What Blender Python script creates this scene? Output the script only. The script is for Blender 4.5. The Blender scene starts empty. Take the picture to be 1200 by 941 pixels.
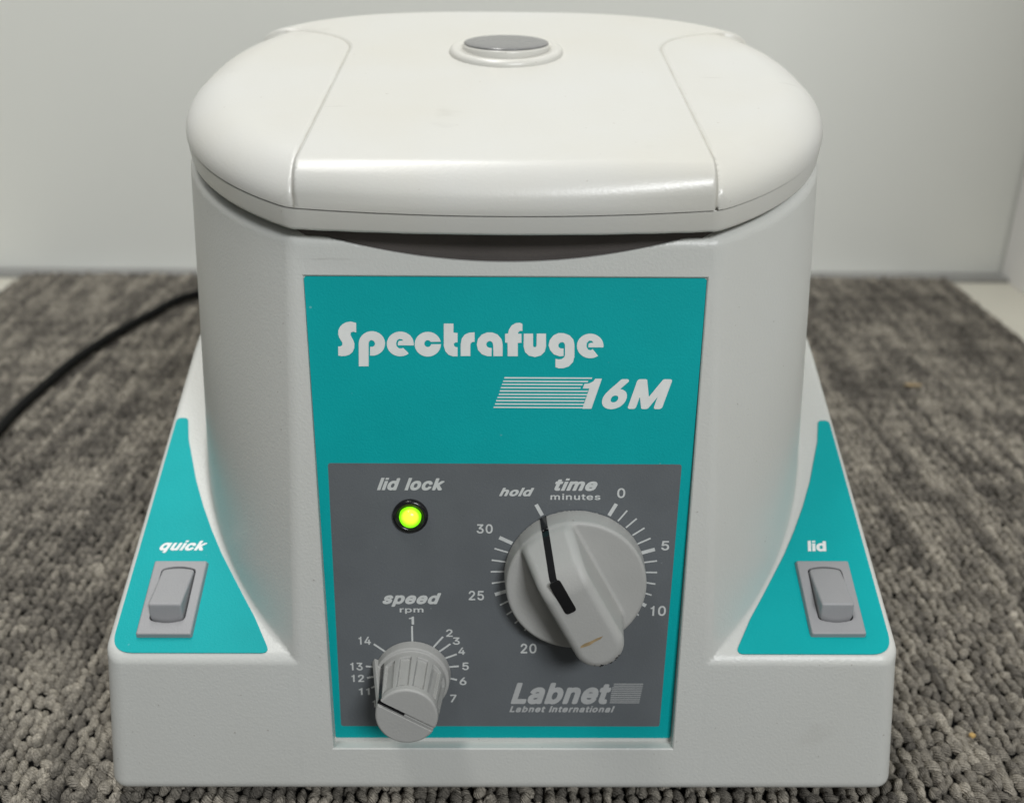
import bpy, bmesh, math, random
import numpy as np
from mathutils import Vector, Matrix

random.seed(7)
RNG = np.random.default_rng(7)
scene = bpy.context.scene
COL = scene.collection

# ------------------------------------------------------------------ camera
cam_data = bpy.data.cameras.new("camera")
cam = bpy.data.objects.new("camera", cam_data)
COL.objects.link(cam)
cam_data.sensor_width = 36.0
cam_data.lens = 36.0
cam_data.clip_start = 0.01
cam_data.clip_end = 50.0
cam.matrix_world = Matrix.Translation((-0.0003, -0.2241, 0.2264)) @ Matrix.Rotation(math.radians(-0.55), 4, 'Z') @ Matrix.Rotation(math.radians(65.0), 4, 'X') @ Matrix.Rotation(math.radians(0.48), 4, 'Z')
cam_data.dof.use_dof = True
cam_data.dof.focus_distance = 0.268
cam_data.dof.aperture_fstop = 12.5
scene.camera = cam

# ------------------------------------------------------------------ light
world = bpy.data.worlds.new("World")
scene.world = world
world.use_nodes = True
wb = world.node_tree.nodes["Background"]
wb.inputs[0].default_value = (0.93, 0.97, 1.0, 1)
wb.inputs[1].default_value = 0.09

def area(name, loc, aim, sx, sy, power, col):
    l = bpy.data.lights.new(name, 'AREA')
    l.shape = 'RECTANGLE'; l.size = sx; l.size_y = sy; l.energy = power; l.color = col
    o = bpy.data.objects.new(name, l); COL.objects.link(o)
    o.location = loc
    o.rotation_euler = (Vector(aim) - Vector(loc)).to_track_quat('-Z', 'Y').to_euler()
    return o
area("ceiling_lamp_main", (-0.22, 0.16, 1.25), (-0.05, 0.12, 0), 1.0, 0.16, 9.3, (1.0, 0.985, 0.95))
area("ceiling_lamp_front", (0.50, -1.2, 1.10), (0, 0.2, 0.1), 0.42, 0.25, 16.0, (0.97, 0.99, 1.0))

vs = scene.view_settings
vs.view_transform = 'Standard'; vs.look = 'None'; vs.exposure = 0.07; vs.gamma = 1.0
scene.cycles.max_bounces = 8

# ------------------------------------------------------------------ materials
def new_mat(name, base, rough=0.5, spec=0.5, noise=None, bump=None, coat=0.0, spots=None, metallic=0.0, scuffs=None):
    """noise=(scale, strength)  bump=(scale, strength, distance)  spots=(scale, threshold, colour)"""
    m = bpy.data.materials.new(name); m.use_nodes = True
    nt = m.node_tree; N = nt.nodes; L = nt.links
    p = N["Principled BSDF"]
    p.inputs["Base Color"].default_value = (*base, 1)
    p.inputs["Roughness"].default_value = rough
    p.inputs["Specular IOR Level"].default_value = spec
    p.inputs["Coat Weight"].default_value = coat
    p.inputs["Metallic"].default_value = metallic
    tc = N.new("ShaderNodeTexCoord")
    col = None
    if noise:
        n = N.new("ShaderNodeTexNoise"); n.inputs["Scale"].default_value = noise[0]; n.inputs["Detail"].default_value = 5
        L.new(tc.outputs["Object"], n.inputs["Vector"])
        mx = N.new("ShaderNodeMix"); mx.data_type = 'RGBA'
        s = noise[1]; tint = noise[2] if len(noise) > 2 else (1 - s, 1 - s, 1 - s)
        mx.inputs[6].default_value = (*base, 1)
        mx.inputs[7].default_value = (base[0]*tint[0], base[1]*tint[1], base[2]*tint[2], 1)
        mr = N.new("ShaderNodeMapRange"); mr.inputs[1].default_value = 0.35; mr.inputs[2].default_value = 0.7
        L.new(n.outputs["Fac"], mr.inputs[0]); L.new(mr.outputs[0], mx.inputs[0])
        col = mx.outputs[2]
    if spots:
        v = N.new("ShaderNodeTexNoise"); v.inputs["Scale"].default_value = spots[0]; v.inputs["Detail"].default_value = 2
        L.new(tc.outputs["Object"], v.inputs["Vector"])
        mr = N.new("ShaderNodeMapRange"); mr.inputs[1].default_value = spots[1]; mr.inputs[2].default_value = spots[1] + 0.03
        mr.inputs[4].default_value = 0.6
        L.new(v.outputs["Fac"], mr.inputs[0])
        mx = N.new("ShaderNodeMix"); mx.data_type = 'RGBA'
        mx.inputs[7].default_value = (*spots[2], 1)
        if col: L.new(col, mx.inputs[6])
        else: mx.inputs[6].default_value = (*base, 1)
        L.new(mr.outputs[0], mx.inputs[0]); col = mx.outputs[2]
    for sc_, thr, amt, stretch, ang in (scuffs or ()):      # long thin scratches and rubbed patches
        mp = N.new("ShaderNodeMapping"); mp.inputs["Scale"].default_value = stretch; mp.inputs["Rotation"].default_value = ang
        L.new(tc.outputs["Object"], mp.inputs["Vector"])
        v = N.new("ShaderNodeTexNoise"); v.inputs["Scale"].default_value = sc_; v.inputs["Detail"].default_value = 4; v.inputs["Roughness"].default_value = .65
        L.new(mp.outputs[0], v.inputs["Vector"])
        mr = N.new("ShaderNodeMapRange"); mr.inputs[1].default_value = thr; mr.inputs[2].default_value = thr + .06; mr.inputs[4].default_value = amt
        L.new(v.outputs["Fac"], mr.inputs[0])
        mx = N.new("ShaderNodeMix"); mx.data_type = 'RGBA'; mx.inputs[7].default_value = (.22, .20, .17, 1)
        if col: L.new(col, mx.inputs[6])
        else: mx.inputs[6].default_value = (*base, 1)
        L.new(mr.outputs[0], mx.inputs[0]); col = mx.outputs[2]
    if col: L.new(col, p.inputs["Base Color"])
    if bump:
        n = N.new("ShaderNodeTexNoise"); n.inputs["Scale"].default_value = bump[0]; n.inputs["Detail"].default_value = 3
        L.new(tc.outputs["Object"], n.inputs["Vector"])
        b = N.new("ShaderNodeBump"); b.inputs["Strength"].default_value = bump[1]; b.inputs["Distance"].default_value = bump[2]
        L.new(n.outputs["Fac"], b.inputs["Height"]); L.new(b.outputs[0], p.inputs["Normal"])
    return m

M = {}
M['shell'] = new_mat("white_plastic", (0.60, 0.61, 0.585), 0.38, 0.5, (9, .06, (0.95, 0.94, 0.92)), (1300, .42, .0002), spots=(650, .745, (.30, .28, .25)), scuffs=[(18, .68, .10, (1, 1, 1), (0, 0, 0)), (60, .70, .22, (.25, 1, 3), (0, .5, 0))])
M['lid'] = new_mat("lid_plastic", (0.615, 0.615, 0.59), 0.30, 0.5, (14, .06, (0.97, 0.95, 0.90)), (1400, .2, .0002), spots=(600, .75, (.42, .39, .34)), scuffs=[(20, .66, .12, (1, 1, 1), (0, 0, 0)), (55, .70, .30, (.3, 2.5, 1), (0, 0, .12))])
M['teal'] = new_mat("teal_print", (0.002, 0.385, 0.40), 0.5, 0.16, (60, .1, (.9, .95, .95)), (1800, .35, .0002), spots=(420, .77, (.2, .5, .5)))
M['grey'] = new_mat("grey_print", (0.135, 0.147, 0.157), 0.45, 0.25, (60, .1), (1800, .3, .0002), spots=(380, .765, (.3, .32, .33)))
M['ink_bright'] = new_mat("name_ink", (0.80, 0.82, 0.80), 0.5, 0.4, (300, .06))
M['ink_label'] = new_mat("logo_ink", (0.46, 0.47, 0.47), 0.5, 0.4, (300, .1))
M['ink'] = new_mat("white_ink", (0.62, 0.64, 0.63), 0.5, 0.4, (300, .08))
M['ink_wing'] = new_mat("bright_white_ink", (0.80, 0.82, 0.81), 0.5, 0.4, (300, .05))
M['ink_dim'] = new_mat("pale_grey_ink", (0.38, 0.39, 0.39), 0.5, 0.4, (300, .08))
M['knob'] = new_mat("grey_knob_plastic", (0.40, 0.40, 0.385), 0.5, 0.4, (40, .08), (1500, .3, .0002), spots=(300, .75, (.2, .18, .15)))
M['switch'] = new_mat("grey_switch_plastic", (0.33, 0.33, 0.34), 0.45, 0.4, (60, .06), (2000, .3, .0002), spots=(400, .76, (.15, .14, .13)))
M['black'] = new_mat("black_plastic", (0.009, 0.009, 0.010), 0.22, 0.5, (60, .2))
M['gasket'] = new_mat("dark_seal_rubber", (0.085, 0.075, 0.070), 0.7, 0.3, (80, .15), (900, .3, .0003))
M['cap'] = new_mat("grey_button_cap", (0.20, 0.20, 0.20), 0.22, 0.5, (60, .15))
M['rubber'] = new_mat("rubber_foot", (0.02, 0.02, 0.02), 0.7, 0.3, (60, .1))
M['stain'] = new_mat("brown_stain", (0.36, 0.27, 0.15), 0.6, 0.3, (500, .4))
M['wall'] = new_mat("painted_wall", (0.78, 0.79, 0.745), 0.55, 0.3, (2.5, .04), (300, .1, .0003))
M['wall_side'] = new_mat("painted_side_panel", (0.80, 0.79, 0.77), 0.5, 0.3, (2.5, .03), (300, .1, .0003))
M['strip'] = new_mat("grey_edge_strip", (0.30, 0.30, 0.29), 0.5, 0.4, (40, .2))
M['counter'] = new_mat("beige_counter", (0.62, 0.60, 0.52), 0.4, 0.4, (20, .05))
M['cord'] = new_mat("black_cord", (0.003, 0.003, 0.003), 0.5, 0.12, (60, .2))
M['crumb'] = new_mat("tan_crumb", (0.5, 0.33, 0.12), 0.7, 0.3, (800, .3))

# lit LED lens
m = bpy.data.materials.new("lit_green_lens"); m.use_nodes = True
p = m.node_tree.nodes["Principled BSDF"]
p.inputs["Base Color"].default_value = (0.25, 0.8, 0.02, 1); p.inputs["Roughness"].default_value = 0.25
lw = m.node_tree.nodes.new("ShaderNodeLayerWeight"); lw.inputs[0].default_value = 0.5
cr = m.node_tree.nodes.new("ShaderNodeValToRGB")
cr.color_ramp.elements[0].color = (0.80, 1.0, 0.05, 1); cr.color_ramp.elements[1].color = (0.17, 0.85, 0.0, 1)
cr.color_ramp.elements[0].position = 0.04
cr.color_ramp.elements[1].position = 0.45
m.node_tree.links.new(lw.outputs["Facing"], cr.inputs[0]); m.node_tree.links.new(cr.outputs[0], p.inputs["Emission Color"])
p.inputs["Emission Strength"].default_value = 1.3
M['led'] = m

# ------------------------------------------------------------------ mesh helpers
def link_mesh(name, me, mat, parent=None):
    o = bpy.data.objects.new(name, me); COL.objects.link(o)
    if mat is not None: me.materials.append(M[mat])
    if parent is not None: o.parent = parent
    return o

def pymesh(name, verts, faces, mat, parent=None, smooth=False):
    me = bpy.data.meshes.new(name); me.from_pydata([tuple(v) for v in verts], [], faces); me.update()
    if smooth: me.shade_smooth()
    return link_mesh(name, me, mat, parent)

def npmesh(name, V, Q, mat, parent=None, normals=None, smooth=True):
    me = bpy.data.meshes.new(name)
    k = Q.shape[1]
    me.vertices.add(len(V)); me.vertices.foreach_set("co", V.astype(np.float32).ravel())
    me.loops.add(Q.size); me.loops.foreach_set("vertex_index", Q.astype(np.int32).ravel())
    me.polygons.add(len(Q)); me.polygons.foreach_set("loop_start", np.arange(0, Q.size, k, dtype=np.int32))
    me.update(calc_edges=True)
    me.polygons.foreach_set("use_smooth", np.full(len(Q), smooth))
    if normals is not None:
        me.normals_split_custom_set_from_vertices(normals.astype(np.float32).tolist())
    return link_mesh(name, me, mat, parent)

def rmax(a, b, r):
    return np.minimum(-r, np.maximum(a, b)) + np.sqrt(np.maximum(a + r, 0)**2 + np.maximum(b + r, 0)**2)
def rmin(a, b, r):
    return -rmax(-a, -b, r)
def sstep(t, a, b):
    t = np.clip((t - a) / (b - a), 0, 1); return t*t*(3 - 2*t)

def grad(f, P, e):
    g = np.empty_like(P)
    for i in range(3):
        d = np.zeros(3); d[i] = e
        g[:, i] = (f(P + d) - f(P - d)) / (2*e)
    return g

def sdf_mesh(name, f, lo, hi, h, mat, parent=None, frame=None, iters=5, creases=()):
    """Surface nets over an implicit solid, vertices pulled onto the exact surface."""
    lo = np.array(lo, float); hi = np.array(hi, float)
    K = 4
    n = (np.ceil((hi - lo) / (h*K)).astype(int)) * K
    # coarse pass, cell centres of K^3 blocks
    nb = n // K + 1
    ax = [lo[i] + (np.arange(nb[i]) + 0.5)*h*K - 0.5*h for i in range(3)]
    X, Y, Z = np.meshgrid(*ax, indexing='ij')
    c = f(np.stack([X.ravel(), Y.ravel(), Z.ravel()], 1)).reshape(X.shape)
    near = np.abs(c) < h*K*1.25
    F = np.repeat(np.repeat(np.repeat(c, K, 0), K, 1), K, 2).astype(np.float32)
    bi = np.argwhere(near)
    off = np.stack(np.meshgrid(*[np.arange(K)]*3, indexing='ij'), -1).reshape(-1, 3)
    for s in range(0, len(bi), 20000):
        idx = (bi[s:s+20000, None, :]*K + off[None]).reshape(-1, 3)
        val = f(lo + idx*h)
        F[idx[:, 0], idx[:, 1], idx[:, 2]] = val
    S = F < 0
    A = F.shape
    cnt = np.zeros([a - 1 for a in A], np.int8)
    for i in (0, 1):
        for j in (0, 1):
            for k in (0, 1):
                cnt += S[i:A[0]-1+i, j:A[1]-1+j, k:A[2]-1+k]
    act = (cnt > 0) & (cnt < 8)
    ids = np.full(cnt.shape, -1, np.int32)
    cells = np.argwhere(act); ids[act] = np.arange(len(cells))
    # average of edge crossings
    acc = np.zeros((len(cells), 3)); num = np.zeros(len(cells))
    cn = [(i, j, k) for i in (0, 1) for j in (0, 1) for k in (0, 1)]
    ci, cj, ck = cells.T
    vals = {q: F[ci + q[0], cj + q[1], ck + q[2]] for q in cn}
    for a in cn:
        for d in range(3):
            if a[d] == 0:
                b = list(a); b[d] = 1; b = tuple(b)
                va, vb = vals[a], vals[b]
                x = (va < 0) != (vb < 0)
                t = np.where(x, va / np.where(x, va - vb, 1), 0)
                p = np.array(a, float)[None, :].repeat(len(cells), 0); p[:, d] += t
                acc[x] += p[x]; num[x] += 1
    P = lo + (cells + acc / num[:, None]) * h
    Q = []
    for d in range(3):
        u, v = (d + 1) % 3, (d + 2) % 3
        sl0 = [slice(None)]*3; sl1 = [slice(None)]*3
        sl0[d] = slice(0, -1); sl1[d] = slice(1, None)
        a = S[tuple(sl0)]; b = S[tuple(sl1)]
        e = np.argwhere(a != b)
        e = e[(e[:, u] > 0) & (e[:, v] > 0) & (e[:, u] < A[u]-1) & (e[:, v] < A[v]-1)]
        sg = a[e[:, 0], e[:, 1], e[:, 2]]
        def cid(du, dv):
            g = e.copy(); g[:, u] += du; g[:, v] += dv
            return ids[g[:, 0], g[:, 1], g[:, 2]]
        q = np.stack([cid(-1, -1), cid(0, -1), cid(0, 0), cid(-1, 0)], 1)
        q[~sg] = q[~sg][:, ::-1]
        Q.append(q)
    Q = np.concatenate(Q)
    P0 = P.copy()
    for _ in range(iters):
        g = grad(f, P, h*0.05)
        st = f(P)[:, None] * g / np.maximum((g*g).sum(1, keepdims=True), 0.05)
        P = P - np.clip(st, -h*0.5, h*0.5)
    P = P0 + np.clip(P - P0, -h, h)
    nrm = grad(f, P, h*0.2); nrm /= np.linalg.norm(nrm, axis=1, keepdims=True) + 1e-12
    for fa, fb in creases:          # vertices beside a crisp edge go onto the edge itself
        va, vb = fa(P), fb(P)
        k = np.where((np.abs(va) < h*.7) & (np.abs(vb) < h*.7) & (np.abs(f(P)) < h*.3))[0]
        if not len(k): continue
        q = P[k]
        for _ in range(6):
            for fn in (fa, fb):
                g = grad(fn, q, h*.05)
                q = q - fn(q)[:, None]*g/np.maximum((g*g).sum(1, keepdims=True), .05)
        P[k] = q
        ga = grad(fa, q, h*.1)
        nrm[k] = ga/np.linalg.norm(ga, axis=1, keepdims=True)
    if frame is not None:
        o, X_, Y_, Z_ = frame
        R = np.stack([X_, Y_, Z_], 1)
        P = o + P @ R.T; nrm = nrm @ R.T
    return npmesh(name, P, Q, mat, parent, nrm)

# ------------------------------------------------------------------ frames (origin, across, up, outward)
def unit(v):
    v = np.array(v, float); return v/np.linalg.norm(v)
LEAN = 0.1405
tS = unit([0, LEAN, 1.0]); nS = np.array([0, -tS[2], tS[1]])              # front face
oB = tS*0.012 - nS*0.0036; oT = tS*0.149 - nS*0.0006
tP = unit(oT - oB); nP = np.array([0, -tP[2], tP[1]])                     # floor of the panel recess
EX = np.array([1.0, 0, 0])
PANEL = (oB, EX, tP, nP)
oW = np.array([0, .0056, .0398]); tW = unit([0, 1, .443]); nW = np.array([0, -tW[2], tW[1]])
WING = (oW, EX, tW, nW)
oL = np.array([0, .0219, .1554]); tL = unit([0, 1, LEAN]); nL = np.array([0, -tL[2], tL[1]])
LID = (oL, EX, tL, nL)

def shifted(frame, a, b, c=0.0):
    o, x, y, z = frame
    return (o + x*a + y*b + z*c, x, y, z)
def on(frame, a, b, c=0.0):
    o, x, y, z = frame
    return o + x*a + y*b + z*c

def slab(name, pts, frame, z0, z1, mat, parent):
    """closed plate from a plan outline (metres)"""
    n = len(pts)
    V = [on(frame, a, b, z1) for a, b in pts] + [on(frame, a, b, z0) for a, b in pts]
    Fc = [list(range(n)), list(range(2*n - 1, n - 1, -1))] + [[i, i + n, (i + 1) % n + n, (i + 1) % n] for i in range(n)]
    return pymesh(name, V, Fc, mat, parent)

def round_poly(pts, rad, seg=6):
    """round the corners of a polygon; rad a number or a list"""
    out = []; n = len(pts)
    for i in range(n):
        r = rad if not hasattr(rad, '__len__') else rad[i]
        p = np.array(pts[i]); a = np.array(pts[i-1]) - p; b = np.array(pts[(i+1) % n]) - p
        if r <= 0: out.append(tuple(p)); continue
        la, lb = np.linalg.norm(a), np.linalg.norm(b); a, b = a/la, b/lb
        ang = math.acos(max(-1, min(1, float(a @ b))))
        d = min(r/math.tan(ang/2), la*.48, lb*.48)
        p0, p2 = p + a*d, p + b*d
        for k in range(seg + 1):
            t = k/seg; out.append(tuple((1-t)**2*p0 + 2*t*(1-t)*p + t*t*p2))
    return out

# letter outlines in thousandths of an em: char -> (advance, contours)
MEDIUM = {'0':(0.479,[[(35,191),(48,125),(72,68),(102,28),(144,-4),(168,-14),(198,-21),(252,-21),(300,-8),(342,19),(372,53),(399,107),(413,161),(421,233),(418,311),(405,383),(386,431),(354,478),(330,499),(300,517),(270,527),(240,531),(198,529),(168,522),(139,509),(114,491),(91,467),(74,443),(59,413),(45,371),(33,293)],[(126,231),(126,287),(132,335),(144,377),(162,410),(184,431),(210,442),(240,443),(270,431),(293,407),(309,377),(321,335),(327,287),(327,227),(321,173),(309,131),(293,101),(270,78),(240,67),(204,69),(180,81),(160,101),(142,137),(131,179)]]),'1':(0.479,[[(62,-6),(66,-12),(76,-16),(388,-16),(400,-13),(406,-6),(407,54),(400,67),(388,71),(292,72),(292,510),(286,521),(280,524),(190,523),(76,440),(71,432),(70,354),(82,342),(94,344),(190,415),(195,414),(196,78),(196,72),(190,71),(70,69),(64,65),(60,54)]]),'2':(0.479,[[(49,-6),(58,-15),(70,-16),(388,-16),(400,-12),(404,-6),(405,60),(394,72),(202,73),(196,73),(192,78),(292,183),(342,240),(375,288),(392,330),(397,384),(392,414),(383,438),(354,480),(334,498),(310,512),(274,526),(238,531),(202,530),(166,523),(136,511),(106,490),(85,468),(66,438),(55,408),(50,366),(52,354),(64,346),(124,346),(136,349),(143,360),(148,396),(160,416),(184,435),(214,443),(250,440),(280,426),(298,402),(304,366),(295,330),(268,290),(52,58),(48,48)]]),'3':(0.479,[[(31,107),(46,65),(62,42),(80,24),(117,-1),(170,-18),(230,-23),(284,-14),(332,7),(372,41),(395,77),(407,119),(408,167),(396,209),(374,246),(344,274),(302,296),(259,305),(386,452),(388,461),(388,509),(382,521),(374,525),(74,525),(62,523),(56,516),(54,449),(62,438),(242,436),(251,431),(142,305),(141,245),(152,232),(230,230),(254,225),(278,213),(296,198),(306,179),(312,161),(313,137),(307,113),(290,89),(266,74),(236,67),(194,68),(158,81),(134,105),(122,142),(110,148),(38,147),(29,137)]]),'4':(0.479,[[(27,96),(40,89),(262,89),(266,84),(266,0),(271,-12),(280,-16),(346,-16),(358,-6),(359,84),(364,89),(412,89),(426,96),(429,108),(429,162),(424,174),(418,178),(360,180),(359,318),(353,330),(346,333),(280,333),(267,324),(264,180),(135,180),(323,498),(327,510),(319,522),(310,525),(244,524),(233,516),(27,168),(24,156),(24,108)]]),'5':(0.479,[[(48,101),(64,59),(96,22),(138,-5),(186,-20),(246,-21),(294,-10),(336,14),(369,47),(388,77),(398,101),(404,125),(407,161),(405,191),(397,227),(384,257),(369,281),(330,319),(301,335),(276,344),(246,349),(216,349),(186,344),(156,333),(154,335),(164,431),(168,436),(372,437),(382,449),(382,509),(376,521),(366,525),(96,525),(84,519),(80,509),(52,257),(53,245),(66,237),(132,230),(162,249),(192,258),(222,261),(252,255),(279,239),(299,215),(310,185),(311,149),(303,119),(288,95),(266,77),(240,68),(204,67),(168,82),(149,101),(137,137),(126,146),(54,145),(48,141),(44,131)]]),'6':(0.479,[[(50,125),(65,77),(93,35),(130,4),(178,-17),(232,-23),(286,-14),(334,11),(370,47),(395,95),(404,143),(401,197),(385,245),(358,283),(322,310),(286,324),(226,330),(221,335),(334,497),(338,509),(332,521),(322,525),(250,524),(238,515),(115,335),(73,263),(58,227),(50,191),(48,161)],[(142,147),(144,185),(158,215),(178,235),(208,248),(244,248),(274,236),(298,210),(309,179),(311,143),(299,107),(274,79),(244,66),(208,66),(190,72),(173,83),(150,113)]]),'7':(0.479,[[(48,444),(62,436),(290,436),(297,432),(82,6),(82,-6),(92,-15),(170,-15),(180,-6),(404,440),(407,510),(399,522),(392,525),(62,525),(50,519),(46,510)]]),'8':(0.479,[[(40,101),(57,59),(88,23),(130,-4),(184,-20),(250,-22),(304,-11),(352,13),(387,47),(402,71),(413,101),(417,137),(414,167),(404,197),(391,221),(371,245),(343,269),(370,295),(389,329),(397,365),(396,401),(389,431),(377,455),(358,479),(340,496),(310,514),(274,526),(238,531),(202,530),(166,523),(136,511),(106,491),(83,467),(68,443),(59,419),(55,389),(56,359),(63,329),(75,305),(94,282),(109,269),(70,233),(48,197),(37,149)],[(136,113),(132,149),(142,178),(166,202),(196,216),(238,219),(274,209),(300,191),(318,161),(320,131),(310,101),(292,83),(262,69),(220,65),(184,71),(154,87)],[(154,348),(149,371),(153,401),(166,422),(190,438),(220,444),(256,440),(283,425),(299,401),(303,371),(298,347),(280,323),(256,310),(226,306),(193,311),(172,323)]]),'9':(0.479,[[(51,312),(59,282),(74,252),(93,228),(112,212),(136,197),(160,187),(194,180),(226,179),(231,174),(119,12),(114,0),(120,-12),(130,-16),(208,-14),(340,176),(370,226),(388,264),(400,306),(405,348),(399,396),(387,432),(369,462),(348,486),(324,504),(298,518),(268,527),(238,531),(202,530),(166,522),(136,509),(111,492),(88,468),(71,444),(57,414),(49,378),(48,342)],[(142,346),(146,384),(160,411),(184,433),(214,443),(250,441),(279,426),(299,402),(310,366),(308,324),(295,294),(269,270),(238,260),(202,263),(172,279),(151,306)]]),'m':(0.635,[[(38,-6),(42,-12),(53,-16),(113,-16),(124,-12),(128,-6),(130,240),(133,264),(140,282),(156,300),(179,311),(203,314),(221,311),(239,302),(251,288),(257,270),(259,-6),(264,-12),(275,-16),(335,-16),(346,-12),(351,0),(353,264),(363,288),(377,302),(395,311),(419,314),(443,311),(461,302),(473,288),(479,270),(481,-6),(485,-12),(497,-16),(557,-16),(567,-12),(573,0),(572,270),(565,312),(547,348),(532,366),(509,384),(485,394),(455,401),(419,401),(383,393),(353,378),(323,351),(317,350),(299,372),(281,386),(263,395),(239,401),(209,402),(179,396),(155,385),(131,367),(127,384),(119,394),(47,394),(41,390),(37,378)]]),'i':(0.192,[[(27,468),(36,450),(53,435),(77,427),(101,429),(119,438),(135,456),(142,474),(140,498),(131,516),(113,532),(89,539),(65,537),(47,527),(32,510),(26,492)],[(38,-6),(42,-12),(53,-16),(113,-16),(124,-12),(128,-6),(130,378),(126,390),(119,394),(53,395),(41,391),(37,384)]]),'n':(0.435,[[(38,-6),(42,-12),(53,-16),(113,-16),(124,-12),(128,-6),(130,228),(134,258),(145,282),(161,298),(185,310),(209,313),(233,310),(254,300),(269,284),(277,264),(280,234),(281,-6),(287,-13),(299,-16),(359,-16),(371,-8),(373,0),(371,276),(364,306),(354,330),(338,354),(317,374),(281,392),(239,400),(209,399),(179,393),(155,382),(131,365),(127,384),(119,394),(53,395),(41,390),(37,378)]]),'u':(0.436,[[(40,97),(50,61),(71,27),(100,1),(131,-13),(173,-21),(215,-18),(251,-5),(281,15),(283,-5),(293,-15),(359,-16),(368,-11),(373,1),(373,379),(368,391),(359,395),(293,395),(281,385),(277,127),(268,103),(251,82),(227,70),(203,66),(179,69),(157,79),(143,94),(133,115),(130,145),(129,385),(125,391),(113,395),(53,395),(42,391),(37,379),(37,139)]]),'t':(0.253,[[(-8,320),(0,312),(42,311),(49,308),(49,80),(56,50),(67,26),(96,-2),(132,-16),(180,-20),(222,-11),(229,2),(215,62),(204,69),(168,66),(150,70),(144,80),(142,98),(142,308),(150,311),(204,311),(216,318),(220,326),(220,374),(216,389),(204,395),(144,395),(142,398),(142,470),(138,481),(132,486),(60,487),(50,476),(48,397),(0,394),(-8,386)]]),'e':(0.429,[[(22,142),(32,100),(53,58),(82,23),(118,-3),(160,-18),(208,-24),(256,-20),(298,-6),(333,16),(358,42),(372,64),(381,88),(376,102),(304,121),(292,114),(274,84),(256,71),(226,63),(190,64),(160,75),(137,94),(123,118),(114,148),(118,153),(124,153),(376,154),(387,166),(386,220),(380,262),(368,298),(351,328),(331,352),(304,373),(274,388),(238,398),(202,400),(166,397),(130,386),(102,370),(76,348),(55,322),(39,292),(26,256),(20,220),(18,184)],[(118,237),(116,244),(123,262),(145,292),(172,309),(202,314),(232,311),(257,298),(277,274),(289,244),(286,237)]]),'s':(0.391,[[(22,82),(37,46),(60,17),(90,-4),(132,-19),(180,-24),(234,-19),(276,-4),(312,22),(336,55),(346,94),(344,136),(327,172),(302,196),(270,213),(144,250),(129,262),(125,274),(129,292),(140,304),(162,313),(186,316),(210,314),(228,307),(243,292),(255,268),(264,262),(330,275),(339,286),(338,298),(324,332),(304,358),(282,376),(252,391),(222,398),(186,400),(156,398),(120,389),(90,375),(66,356),(42,323),(31,286),(34,244),(52,208),(76,184),(108,167),(234,131),(248,118),(252,100),(243,82),(222,68),(192,62),(162,63),(140,70),(126,80),(115,94),(108,115),(96,122),(30,109),(21,100)]]),'r':(0.285,[[(38,-6),(42,-12),(53,-16),(113,-16),(124,-12),(128,-6),(130,234),(132,258),(149,287),(173,303),(203,310),(245,306),(256,312),(259,324),(259,384),(251,398),(215,401),(185,398),(155,387),(131,370),(125,388),(113,395),(53,395),(41,390),(37,384)]]),'p':(0.45,[[(38,-149),(42,-155),(53,-159),(89,-159),(119,-158),(128,-149),(131,15),(161,-8),(191,-20),(227,-24),(269,-20),(305,-7),(335,12),(359,36),(379,67),(394,103),(403,145),(406,199),(401,247),(389,289),(366,331),(341,359),(311,381),(263,397),(209,399),(167,388),(131,362),(127,385),(119,394),(53,395),(42,391),(38,385)],[(131,159),(129,199),(135,241),(147,271),(167,296),(197,311),(233,313),(263,304),(286,283),(299,261),(307,235),(312,205),(311,169),(306,139),(298,115),(287,96),(271,79),(251,68),(227,63),(203,64),(179,73),(161,87),(145,109),(136,133)]])}
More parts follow.
